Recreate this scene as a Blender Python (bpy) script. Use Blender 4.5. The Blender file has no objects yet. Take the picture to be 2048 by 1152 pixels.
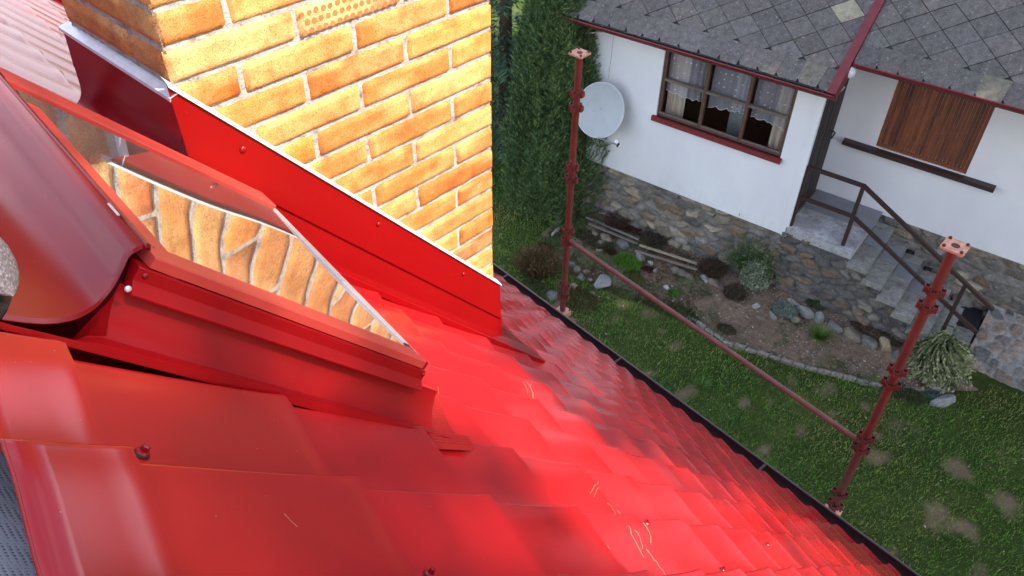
import bpy, bmesh, math, random
import numpy as np
from mathutils import Vector, Matrix
random.seed(7); RNG = np.random.default_rng(11)
C = bpy.context.scene.collection
sc = bpy.context.scene
ZC = 8.35                                   # height of the camera above the lawn
R = math.radians

# ------------------------------------------------------------------ camera
CR = np.array([[0.74996831, 0.42634286, 0.50574628], [-0.66142339, 0.49277939, 0.56540921], [0.00816316, 0.75855141, -0.65156206]])
FPX = 1593.285
cam_d = bpy.data.cameras.new("camera"); cam = bpy.data.objects.new("camera", cam_d); C.objects.link(cam)
cam.matrix_world = Matrix(((CR[0, 0], CR[0, 1], -CR[0, 2], 0), (CR[1, 0], CR[1, 1], -CR[1, 2], 0), (CR[2, 0], CR[2, 1], -CR[2, 2], ZC), (0, 0, 0, 1)))
cam_d.sensor_width = 36; cam_d.lens = FPX / 2048 * 36; cam_d.clip_start = 0.02; cam_d.clip_end = 3000
sc.camera = cam

# ------------------------------------------------------------------ light
SUN_AZ, SUN_EL = R(-62), R(48)
SUND = np.array([math.cos(SUN_EL) * math.cos(SUN_AZ), math.cos(SUN_EL) * math.sin(SUN_AZ), math.sin(SUN_EL)])
w = bpy.data.worlds.new("World"); sc.world = w; w.use_nodes = True
nt = w.node_tree; bg = nt.nodes["Background"]
sky = nt.nodes.new("ShaderNodeTexSky"); sky.sky_type = 'NISHITA'; sky.sun_disc = False
sky.sun_elevation = SUN_EL; sky.sun_rotation = math.pi / 2 - SUN_AZ
sky.air_density = 1.0; sky.dust_density = 3.0; sky.ozone_density = 1.0
bg.inputs[1].default_value = 0.13
# unseen white cloud added to brighten reflections and fill light, thicker towards the horizon
tc = nt.nodes.new("ShaderNodeTexCoord"); cn = nt.nodes.new("ShaderNodeTexNoise"); cn.inputs["Scale"].default_value = 2.2; cn.inputs["Detail"].default_value = 6; cn.inputs["Roughness"].default_value = 0.6
mpn = nt.nodes.new("ShaderNodeMapping"); mpn.inputs["Scale"].default_value = (1, 1, 3.0); nt.links.new(tc.outputs["Generated"], mpn.inputs[0]); nt.links.new(mpn.outputs[0], cn.inputs["Vector"])
sx_ = nt.nodes.new("ShaderNodeSeparateXYZ"); nt.links.new(tc.outputs["Generated"], sx_.inputs[0])
lo = nt.nodes.new("ShaderNodeMapRange"); lo.inputs[1].default_value = 0.55; lo.inputs[2].default_value = 0.0; lo.inputs[3].default_value = -0.03; lo.inputs[4].default_value = 0.22; nt.links.new(sx_.outputs[2], lo.inputs[0])
ad = nt.nodes.new("ShaderNodeMath"); ad.operation = 'ADD'; nt.links.new(cn.outputs[0], ad.inputs[0]); nt.links.new(lo.outputs[0], ad.inputs[1])
rc = nt.nodes.new("ShaderNodeMapRange"); rc.inputs[1].default_value = 0.50; rc.inputs[2].default_value = 0.64; nt.links.new(ad.outputs[0], rc.inputs[0])
cm_ = nt.nodes.new("ShaderNodeMix"); cm_.data_type = 'RGBA'; cm_.inputs[7].default_value = (7.5, 7.8, 8.6, 1); nt.links.new(rc.outputs[0], cm_.inputs[0]); nt.links.new(sky.outputs[0], cm_.inputs[6]); nt.links.new(cm_.outputs[2], bg.inputs[0])
sd = bpy.data.lights.new("sun", 'SUN'); sd.energy = 3.2; sd.angle = R(0.53); sd.color = (1.0, 0.91, 0.77)
so = bpy.data.objects.new("sun", sd); C.objects.link(so)
so.rotation_euler = Vector(SUND).to_track_quat('Z', 'Y').to_euler(); so.location = (10, -15, 30)
sc.view_settings.view_transform = 'Standard'; sc.view_settings.look = 'None'
sc.view_settings.exposure = 1.75; sc.view_settings.gamma = 1.0

# ------------------------------------------------------------------ frames
TH = 0.841051
dS = np.array([math.cos(TH), 0, -math.sin(TH)]); nR = np.array([math.sin(TH), 0, math.cos(TH)])
CAM0 = np.array([0, 0, ZC])
def rp(S, Y, h):                             # roof frame: down the slope, along the eave, off the slope
    return dS * S + np.array([0, Y, 0]) + nR * (h - 0.37) + CAM0
aB = np.array([0.19677, -0.98045, 0.0]); nB = np.array([0.98045, 0.19677, 0.0])
def hw(a, b, z):                             # neighbour house frame: along its front, away, height rel. camera
    return aB * a + nB * b + np.array([0, 0, z]) + CAM0
CY = R(5.5); cU = np.array([math.cos(CY), math.sin(CY), 0]); cV = np.array([-math.sin(CY), math.cos(CY), 0])
C0 = np.array([0.481, 1.582, 0.0])
def cw(u, v, z):                             # chimney frame
    return C0 + cU * u + cV * v + np.array([0, 0, z]) + CAM0
def ray(x, y):
    return CR @ np.array([(x - 1024) / FPX, -(y - 576) / FPX, 1.0])
def onplane(x, y, P, n):
    r = ray(x, y); t = np.dot(np.array(P) - CAM0, n) / np.dot(r, n); return CAM0 + r * t
def toR(q):
    q = np.array(q) - CAM0; return np.array([q @ dS, q[1], q @ nR + 0.37])
def toH(q):
    q = np.array(q) - CAM0; return np.array([q @ aB, q @ nB, q[2]])

# ------------------------------------------------------------------ terrain height
GZ = -ZC                                    # lawn in camera-relative height
KERB = [(-6.3, 9.2), (-5.6, 8.7), (-4.6, 8.72), (-3.1, 8.85), (-2.55, 8.72), (-1.5, 8.93), (-0.35, 9.28), (0.35, 9.72), (0.9, 10.2)]
def kerb_b(a):
    return np.interp(a, [k[0] for k in KERB], [k[1] for k in KERB])
def ground_z(a, b):                          # world z
    a = np.asarray(a, float); b = np.asarray(b, float)
    kb = kerb_b(a); t = np.clip((b - kb) / (10.05 - kb), 0, 1)
    on = ((a > -6.3) & (a < 0.75)).astype(float)
    edge = np.clip((a + 6.3) / 0.7, 0, 1) * np.clip((0.75 - a) / 0.8, 0, 1)
    return on * edge * (t ** 0.9) * 0.30
def gpt(x, y, up=0.0):                       # ground point seen at a photo pixel
    z = 0.0
    for _ in range(6):
        q = onplane(x, y, (0, 0, z + up), np.array([0, 0, 1.0])); h = toH(q); z = float(ground_z(h[0], h[1]))
    q[2] = z; return q

# ------------------------------------------------------------------ materials
def srgb(r, g, b):
    f = lambda c: ((c / 255 + 0.055) / 1.055) ** 2.4 if c > 10 else c / 255 / 12.92
    return (f(r), f(g), f(b), 1)
class NT:
    def __init__(s, name):
        s.m = bpy.data.materials.new(name); s.m.use_nodes = True; s.t = s.m.node_tree
        s.b = s.t.nodes["Principled BSDF"]; s.o = s.t.nodes["Material Output"]
    def n(s, typ, **k):
        nd = s.t.nodes.new("ShaderNode" + typ)
        for a, v in k.items():
            if a.startswith("i_"): nd.inputs[a[2:].replace("_", " ")].default_value = v
            else: setattr(nd, a, v)
        return nd
    def l(s, a, b): s.t.links.new(a, b)
    def set(s, **k):
        for a, v in k.items(): s.b.inputs[a.replace("_", " ")].default_value = v
    def noise(s, scale, detail=4, rough=0.55, vec=None, dist=0.0):
        nd = s.n("TexNoise"); nd.inputs["Scale"].default_value = scale; nd.inputs["Detail"].default_value = detail
        nd.inputs["Roughness"].default_value = rough; nd.inputs["Distortion"].default_value = dist
        if vec is not None: s.l(vec, nd.inputs["Vector"])
        return nd
    def ramp(s, fac, stops, interp='LINEAR'):
        r = s.n("ValToRGB"); r.color_ramp.interpolation = interp
        el = r.color_ramp.elements
        while len(el) < len(stops): el.new(0.5)
        for e, (p, c) in zip(el, stops):
            e.position = p; e.color = c if len(c) == 4 else (*c, 1)
        s.l(fac, r.inputs[0]); return r.outputs[0]
    def mix(s, a, b, fac, mode='MIX'):
        m = s.n("Mix", data_type='RGBA', blend_type=mode)
        for v, i in ((fac, 0), (a, 6), (b, 7)):
            if hasattr(v, "links") or hasattr(v, "is_linked"): s.l(v, m.inputs[i])
            else: m.inputs[i].default_value = v
        return m.outputs[2]
    def bump(s, h, strength, dist=0.01, normal=None):
        b = s.n("Bump"); b.inputs["Strength"].default_value = strength; b.inputs["Distance"].default_value = dist
        s.l(h, b.inputs["Height"])
        if normal is not None: s.l(normal, b.inputs["Normal"])
        return b.outputs[0]
    def attr(s, name): return s.n("Attribute", attribute_name=name).outputs["Color"]
    def geo(s): return s.n("NewGeometry").outputs["Position"]
    def map(s, vec, scale=(1, 1, 1), rot=(0, 0, 0), loc=(0, 0, 0)):
        m = s.n("Mapping"); m.inputs["Scale"].default_value = scale; m.inputs["Rotation"].default_value = rot; m.inputs["Location"].default_value = loc
        s.l(vec, m.inputs["Vector"]); return m.outputs[0]
M = {}
def simple(name, col, rough=0.6, metal=0.0, var=0.25, scale=12, bump=0.15, bscale=60, spec=0.5, coat=0):
    t = NT(name); p = t.geo(); n = t.noise(scale, 5, 0.6, p)
    c2 = tuple(max(0, c * (1 - var)) for c in col[:3]) + (1,); c1 = tuple(min(1, c * (1 + var * 0.6)) for c in col[:3]) + (1,)
    t.l(t.ramp(n.outputs[0], [(0.3, c2), (0.7, c1)]), t.b.inputs["Base Color"])
    t.set(Roughness=rough, Metallic=metal, Specular_IOR_Level=spec, Coat_Weight=coat)
    if bump:
        n2 = t.noise(bscale, 4, 0.6, p); t.l(t.bump(n2.outputs[0], bump, 0.004), t.b.inputs["Normal"])
    M[name] = t.m; return t

def red_metal(name, col, rough, dust=1.0, wav=0.0):
    t = NT(name); p = t.geo()
    n = t.noise(2.0, 1, 0.5, p)
    base = t.ramp(n.outputs[0], [(0.1, tuple(c * 0.88 for c in col)), (0.9, tuple(c * 1.10 for c in col))])
    # pale dust specks and a few fine scratches
    v = t.n("TexVoronoi", feature='F1'); v.inputs["Scale"].default_value = 90; t.l(p, v.inputs["Vector"])
    sp = t.ramp(v.outputs["Distance"], [(0.0, (1, 1, 1)), (0.055, (1, 1, 1)), (0.075, (0, 0, 0))])
    sc_ = t.n("SeparateColor"); t.l(v.outputs["Color"], sc_.inputs[0]); gt = t.n("Math", operation='GREATER_THAN'); gt.inputs[1].default_value = 0.86; t.l(sc_.outputs[0], gt.inputs[0])
    mm = t.n("Math", operation='MULTIPLY'); t.l(sp, mm.inputs[0]); t.l(gt.outputs[0], mm.inputs[1]); spm = mm.outputs[0]
    allm = spm
    f = t.n("Math", operation='MULTIPLY'); f.inputs[1].default_value = 0.40 * dust; t.l(allm, f.inputs[0])
    t.l(t.mix(base, (0.62, 0.42, 0.36, 1), f.outputs[0]), t.b.inputs["Base Color"])
    rn = t.noise(2.5, 2, 0.5, p); rm = t.n("MapRange"); rm.inputs[3].default_value = rough * 0.75; rm.inputs[4].default_value = rough * 1.25; t.l(rn.outputs[0], rm.inputs[0]); t.l(rm.outputs[0], t.b.inputs["Roughness"])
    n3 = t.noise(1.6, 0, 0.4, p); n4 = t.noise(700, 1, 0.5, p)
    b1 = t.bump(n3.outputs[0], 1.0, 0.003)
    t.l(t.bump(n4.outputs[0], 0.06, 0.0004, b1), t.b.inputs["Normal"])
    t.set(Specular_IOR_Level={'red_tile': 0.55, 'casing_red': 0.22}.get(name, 0.42))
    M[name] = t.m
red_metal("red_tile", (0.43, 0.009, 0.012), 0.19, 1.0, 0.0)
red_metal("red_flashing", (0.24, 0.002, 0.004), 0.20, 0.5)
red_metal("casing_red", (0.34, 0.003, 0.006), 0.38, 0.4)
red_metal("maroon_trim", (0.25, 0.005, 0.010), 0.26, 0.4, 0.0)
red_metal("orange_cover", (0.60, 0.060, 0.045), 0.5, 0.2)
simple("galvanised_edge", (0.72, 0.74, 0.78), 0.4, 0.35, 0.15, 30, 0.1)
simple("aluminium", (0.75, 0.68, 0.66), 0.35, 0.4, 0.1, 30, 0.05)
simple("brown_gutter", (0.045, 0.022, 0.022), 0.38, 0, 0.25, 15, 0.05)
simple("gutter_lip", (0.10, 0.06, 0.06), 0.4, 0, 0.2, 15, 0.05)
simple("scuff", (0.75, 0.45, 0.28), 0.9, 0, 0.3, 90, 0)
simple("rubber", (0.02, 0.02, 0.022), 0.6, 0, 0.2, 20, 0.1)
simple("membrane_back", (0.2, 0.2, 0.21), 0.8)
# red fabric apron
simple("apron_red", (0.34, 0.0006, 0.001), 0.6, 0, 0.12, 60, 0.0)

# brick
t = NT("brick"); p = t.geo(); col = t.attr("tint")
n = t.noise(18, 5, 0.65, p); n2 = t.noise(300, 3, 0.6, p); v = t.n("TexVoronoi"); v.inputs["Scale"].default_value = 120; t.l(p, v.inputs["Vector"])
c = t.mix(col, t.ramp(n.outputs[0], [(0.3, (0.62, 0.5, 0.42)), (0.5, (1, 1, 1)), (0.72, (1.25, 1.3, 1.4))]), 0.75, 'MULTIPLY')
c = t.mix(c, t.ramp(n2.outputs[0], [(0.35, (0.55, 0.42, 0.34)), (0.5, (1, 1, 1)), (0.7, (1.2, 1.2, 1.2))]), 0.75, 'MULTIPLY')
hole = t.ramp(v.outputs["Distance"], [(0.0, (0, 0, 0)), (0.13, (0, 0, 0)), (0.18, (1, 1, 1))])
nm = t.noise(40, 2, 0.5, p); hm = t.mix(hole, (1, 1, 1, 1), t.ramp(nm.outputs[0], [(0.5, (1, 1, 1)), (0.62, (0, 0, 0))]))
c = t.mix((0.12, 0.05, 0.03, 1), c, hm)
t.l(c, t.b.inputs["Base Color"]); t.set(Roughness=0.9, Specular_IOR_Level=0.2)
b1 = t.bump(n2.outputs[0], 0.5, 0.0025); b2 = t.bump(hm, 0.4, 0.002, b1); b3 = t.bump(n.outputs[0], 0.6, 0.006, b2); t.l(b3, t.b.inputs["Normal"]); M["brick"] = t.m
simple("brick_spot", (0.42, 0.15, 0.045), 0.9, 0, 0.3, 60, 0.3, 200)
t = NT("mortar"); p = t.geo(); n = t.noise(25, 6, 0.7, p); n2 = t.noise(160, 5, 0.7, p)
c = t.ramp(n.outputs[0], [(0.32, (0.22, 0.19, 0.17)), (0.48, (0.46, 0.42, 0.38)), (0.7, (0.58, 0.54, 0.49))])
c = t.mix(c, t.ramp(n2.outputs[0], [(0.3, (0.25, 0.22, 0.2)), (0.42, (1, 1, 1))]), 0.9, 'MULTIPLY')
t.l(c, t.b.inputs["Base Color"]); t.set(Roughness=0.95, Specular_IOR_Level=0.1); t.l(t.bump(n2.outputs[0], 0.9, 0.006, t.bump(n.outputs[0], 0.9, 0.012)), t.b.inputs["Normal"]); M["mortar"] = t.m

# roof window glass: gently bowed panes
t = NT("window_glass"); p = t.geo()
n = t.noise(1.9, 1, 0.3, p)
t.set(Roughness=0.02, IOR=3.4, Specular_IOR_Level=1.0); t.b.inputs["Base Color"].default_value = (0.20, 0.16, 0.14, 1)
t.l(t.bump(n.outputs[0], 1.0, 0.014), t.b.inputs["Normal"]); M["window_glass"] = t.m

# membrane
t = NT("membrane"); p = t.geo()
mp = t.map(p, (260, 260, 260)); v = t.n("TexVoronoi", feature='F1'); v.inputs["Scale"].default_value = 1.0; v.inputs["Randomness"].default_value = 0.12
t.l(mp, v.inputs["Vector"]); n = t.noise(8, 4, 0.6, p)
c = t.ramp(v.outputs["Distance"], [(0.22, (0.12, 0.14, 0.17)), (0.42, (0.40, 0.44, 0.50))])
c = t.mix(c, t.ramp(n.outputs[0], [(0.3, (0.75, 0.75, 0.75)), (0.7, (1.1, 1.1, 1.1))]), 0.6, 'MULTIPLY')
t.l(c, t.b.inputs["Base Color"]); t.set(Roughness=0.85); t.l(t.bump(v.outputs["Distance"], 0.5, 0.001), t.b.inputs["Normal"]); M["membrane"] = t.m

# plaster
t = NT("plaster"); p = t.geo(); n = t.noise(1.3, 5, 0.6, p); n2 = t.noise(45, 5, 0.7, p); n3 = t.noise(0.5, 3, 0.5, t.map(p, (2, 2, 0.3)))
c = t.ramp(n.outputs[0], [(0.3, (0.76, 0.77, 0.79)), (0.7, (0.82, 0.83, 0.84))])
c = t.mix(c, t.ramp(n3.outputs[0], [(0.3, (0.93, 0.93, 0.93)), (0.6, (1, 1, 1))]), 1.0, 'MULTIPLY')
sp_ = t.n("SeparateXYZ"); t.l(p, sp_.inputs[0]); mr_ = t.n("MapRange"); mr_.inputs[1].default_value = 1.25; mr_.inputs[2].default_value = 1.75; mr_.inputs[3].default_value = 0.4; mr_.inputs[4].default_value = 0.0; t.l(sp_.outputs[2], mr_.inputs[0])
n6 = t.noise(5, 6, 0.7, t.map(p, (1, 1, .6))); st_ = t.n("Math", operation='MULTIPLY'); t.l(t.ramp(n6.outputs[0], [(0.40, (0, 0, 0)), (0.70, (1, 1, 1))]), st_.inputs[0]); t.l(mr_.outputs[0], st_.inputs[1])
c = t.mix(c, (0.52, 0.50, 0.46, 1), st_.outputs[0]); n7 = t.noise(3.2, 4, 0.6, t.map(p, (4, 4, .35))); c = t.mix(c, (0.60, 0.60, 0.60, 1), t.ramp(n7.outputs[0], [(0.62, (0, 0, 0)), (0.80, (.2, .2, .2))]))
t.l(c, t.b.inputs["Base Color"]); t.set(Roughness=0.85, Specular_IOR_Level=0.3); t.l(t.bump(n2.outputs[0], 0.5, 0.005), t.b.inputs["Normal"]); M["plaster"] = t.m

def tinted(name, rough=0.9, scale=20, amt=0.6, b=0.5, bd=0.01, lich=None, spec=0.25):
    t = NT(name); p = t.geo(); col = t.attr("tint"); n = t.noise(scale, 6, 0.7, p); n2 = t.noise(scale * 6, 4, 0.6, p)
    c = t.mix(col, t.ramp(n.outputs[0], [(0.28, (0.45, 0.44, 0.43)), (0.5, (1, 1, 1)), (0.72, (1.4, 1.4, 1.38))]), amt, 'MULTIPLY')
    c = t.mix(c, t.ramp(n2.outputs[0], [(0.3, (0.6, 0.6, 0.6)), (0.5, (1, 1, 1)), (0.7, (1.3, 1.3, 1.3))]), amt, 'MULTIPLY')
    if lich:
        n3 = t.noise(lich[0], 5, 0.75, p); c = t.mix(c, lich[1], t.ramp(n3.outputs[0], [(lich[2], (0, 0, 0)), (lich[2] + 0.05, (1, 1, 1))]))
    t.l(c, t.b.inputs["Base Color"]); t.set(Roughness=rough, Specular_IOR_Level=spec)
    t.l(t.bump(n2.outputs[0], b, bd * 0.4, t.bump(n.outputs[0], b, bd)), t.b.inputs["Normal"]); M[name] = t.m
tinted("rubble_stone", 0.9, 9, 0.75, 0.6, 0.02)
tinted("roof_slate", 0.85, 14, 0.75, 0.6, 0.008, (30, (0.30, 0.30, 0.275, 1), 0.60), 0.35)
tinted("garden_rock", 0.9, 11, 0.65, 0.8, 0.03)
tinted("foliage", 0.6, 5, 0.35, 0.0, 0.001, None, 0.25)
tinted("grass_blade", 0.6, 2.2, 0.35, 0.0, 0.001, None, 0.25)
tinted("concrete_step", 0.9, 14, 0.8, 0.5, 0.008)
tinted("weathered_wood", 0.8, 15, 0.5, 0.4, 0.004)
tinted("bed_soil", 1.0, 16, 0.8, 0.9, 0.03)
simple("step_tile", (0.25, 0.26, 0.29), 0.7, 0, 0.15, 8, 0.1)
simple("red_paint", (0.17, 0.020, 0.026), 0.42, 0, 0.25, 10, 0.1)
simple("sill_paint", (0.20, 0.022, 0.025), 0.6, 0, 0.35, 25, 0.4)
simple("brown_rail", (0.045, 0.022, 0.020), 0.5, 0, 0.25, 20, 0.1)
simple("window_wood", (0.11, 0.055, 0.035), 0.7, 0, 0.45, 30, 0.3)
simple("window_wood_grey", (0.16, 0.13, 0.11), 0.8, 0, 0.4, 30, 0.3)
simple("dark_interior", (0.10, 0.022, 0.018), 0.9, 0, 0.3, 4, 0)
simple("dark_brown_interior", (0.03, 0.018, 0.012), 0.9, 0, 0.3, 4, 0)
simple("beige_curtain", (0.55, 0.48, 0.38), 0.9, 0, 0.12, 6, 0.1)
simple("dish_grey", (0.46, 0.50, 0.53), 0.45, 0, 0.08, 6, 0.03)
simple("dish_rim", (0.62, 0.65, 0.68), 0.45, 0, 0.08, 6, 0.03)
simple("white_plastic", (0.8, 0.8, 0.8), 0.35, 0, 0.05, 6, 0)
simple("black_plastic", (0.02, 0.02, 0.02), 0.4, 0, 0.1, 6, 0)
simple("grey_arm", (0.25, 0.28, 0.28), 0.5, 0.3, 0.15, 20, 0.1)
simple("lamp_globe", (0.75, 0.77, 0.8), 0.25, 0, 0.04, 6, 0)
simple("old_wood_door", (0.028, 0.018, 0.016), 0.7, 0, 0.5, 12, 0.5)
simple("doormat_rubber", (0.012, 0.012, 0.016), 0.85, 0, 0.3, 80, 0.6, 150)
simple("shoe_black", (0.012, 0.013, 0.016), 0.55, 0, 0.3, 30, 0.2)
simple("shoe_blue", (0.014, 0.020, 0.045), 0.55, 0, 0.3, 30, 0.2)
simple("bark", (0.09, 0.06, 0.04), 0.95, 0, 0.4, 20, 0.8, 40)
simple("soffit", (0.55, 0.55, 0.55), 0.8)
simple("kerb_concrete", (0.24, 0.22, 0.18), 0.95, 0, 0.55, 25, 0.8, 60)
simple("bare_twig", (0.10, 0.055, 0.03), 0.9, 0, 0.4, 10, 0)
# suede toe
t = NT("grey_suede"); p = t.geo(); n = t.noise(420, 3, 0.6, t.map(p, (1, 0.5, 1))); c = t.ramp(n.outputs[0], [(0.35, (0.16, 0.13, 0.13)), (0.55, (0.30, 0.25, 0.25)), (0.7, (0.6, 0.52, 0.52))])
t.l(c, t.b.inputs["Base Color"]); t.set(Roughness=0.9); t.l(t.bump(n.outputs[0], 0.6, 0.001), t.b.inputs["Normal"]); M["grey_suede"] = t.m
# red oxide scaffold paint with chips
t = NT("scaffold_paint"); p = t.geo(); n = t.noise(9, 5, 0.65, p); n2 = t.noise(26, 4, 0.7, p)
c = t.ramp(n.outputs[0], [(0.3, (0.115, 0.024, 0.017)), (0.7, (0.21, 0.038, 0.026))])
c = t.mix(c, (0.65, 0.42, 0.34, 1), t.ramp(n2.outputs[0], [(0.70, (0, 0, 0)), (0.72, (1, 1, 1))]))
t.l(c, t.b.inputs["Base Color"]); t.set(Roughness=0.6); t.l(t.bump(n.outputs[0], 0.4, 0.003), t.b.inputs["Normal"]); M["scaffold_paint"] = t.m
simple("plate_primer", (0.62, 0.30, 0.20), 0.7, 0, 0.35, 40, 0.3)
simple("rust", (0.12, 0.035, 0.02), 0.9, 0, 0.4, 40, 0.4)
simple("ledger_paint", (0.20, 0.070, 0.055), 0.6, 0, 0.25, 12, 0.2)
# shutter wood
t = NT("shutter_wood"); p = t.geo(); pm = t.map(p, (14, 14, 1.2)); n = t.noise(3, 6, 0.6, pm); col = t.attr("tint")
c = t.mix(col, t.ramp(n.outputs[0], [(0.3, (0.5, 0.4, 0.35)), (0.6, (1.2, 1.1, 1.0))]), 0.9, 'MULTIPLY'); t.l(c, t.b.inputs["Base Color"]); t.set(Roughness=0.55); M["shutter_wood"] = t.m
# lace curtain: sheer with woven dots
t = NT("lace"); uv = t.n("UVMap").outputs[0]
v = t.n("TexVoronoi", feature='F1'); v.inputs["Scale"].default_value = 1.0; v.inputs["Randomness"].default_value = 0.25
t.l(t.map(uv, (11, 11, 1)), v.inputs["Vector"]); dot = t.ramp(v.outputs["Distance"], [(0.12, (1, 1, 1)), (0.17, (0, 0, 0))])
hem = t.n("SeparateXYZ"); t.l(uv, hem.inputs[0])
tr = t.n("BsdfTransparent"); df = t.n("BsdfDiffuse"); df.inputs[0].default_value = (0.66, 0.66, 0.74, 1); mx = t.n("MixShader")
f = t.n("Math", operation='MULTIPLY_ADD'); t.l(dot, f.inputs[0]); f.inputs[1].default_value = 0.5; f.inputs[2].default_value = 0.34; t.l(f.outputs[0], mx.inputs[0])
t.l(tr.outputs[0], mx.inputs[1]); t.l(df.outputs[0], mx.inputs[2]); t.l(mx.outputs[0], t.o.inputs[0]); M["lace"] = t.m
# pane of the house window
t = NT("pane"); g = t.n("BsdfGlossy"); g.inputs["Roughness"].default_value = 0.02; tr = t.n("BsdfTransparent"); mx = t.n("MixShader"); fr = t.n("Fresnel"); fr.inputs[0].default_value = 1.22
t.l(fr.outputs[0], mx.inputs[0]); t.l(tr.outputs[0], mx.inputs[1]); t.l(g.outputs[0], mx.inputs[2]); t.l(mx.outputs[0], t.o.inputs[0]); M["pane"] = t.m
# lawn soil under the blades
t = NT("lawn_ground"); p = t.geo(); n = t.noise(0.9, 5, 0.6, p); n2 = t.noise(14, 6, 0.7, p); n3 = t.noise(90, 4, 0.7, p)
c = t.ramp(n.outputs[0], [(0.3, (0.042, 0.068, 0.020)), (0.55, (0.062, 0.095, 0.026)), (0.7, (0.11, 0.115, 0.042))])
c = t.mix(c, t.ramp(n2.outputs[0], [(0.3, (0.5, 0.55, 0.4)), (0.6, (1.1, 1.1, 1.0))]), 0.8, 'MULTIPLY')
bare = t.attr("tint"); n5 = t.noise(22, 5, 0.75, p); sb = t.n("SeparateColor"); t.l(bare, sb.inputs[0]); ma = t.n("Math", operation='MULTIPLY_ADD'); t.l(n5.outputs[0], ma.inputs[0]); ma.inputs[1].default_value = 1.3; t.l(sb.outputs[0], ma.inputs[2])

mr = t.n("MapRange"); mr.inputs[1].default_value = 0.84; mr.inputs[2].default_value = 1.5; t.l(ma.outputs[0], mr.inputs[0])
c = t.mix(c, t.ramp(n3.outputs[0], [(0.3, (0.11, 0.078, 0.045)), (0.5, (0.21, 0.16, 0.10)), (0.72, (0.35, 0.28, 0.18))]), mr.outputs[0])
t.l(c, t.b.inputs["Base Color"]); t.set(Roughness=1.0, Specular_IOR_Level=0.1); t.l(t.bump(n3.outputs[0], 0.8, 0.02), t.b.inputs["Normal"]); M["lawn_ground"] = t.m

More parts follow.
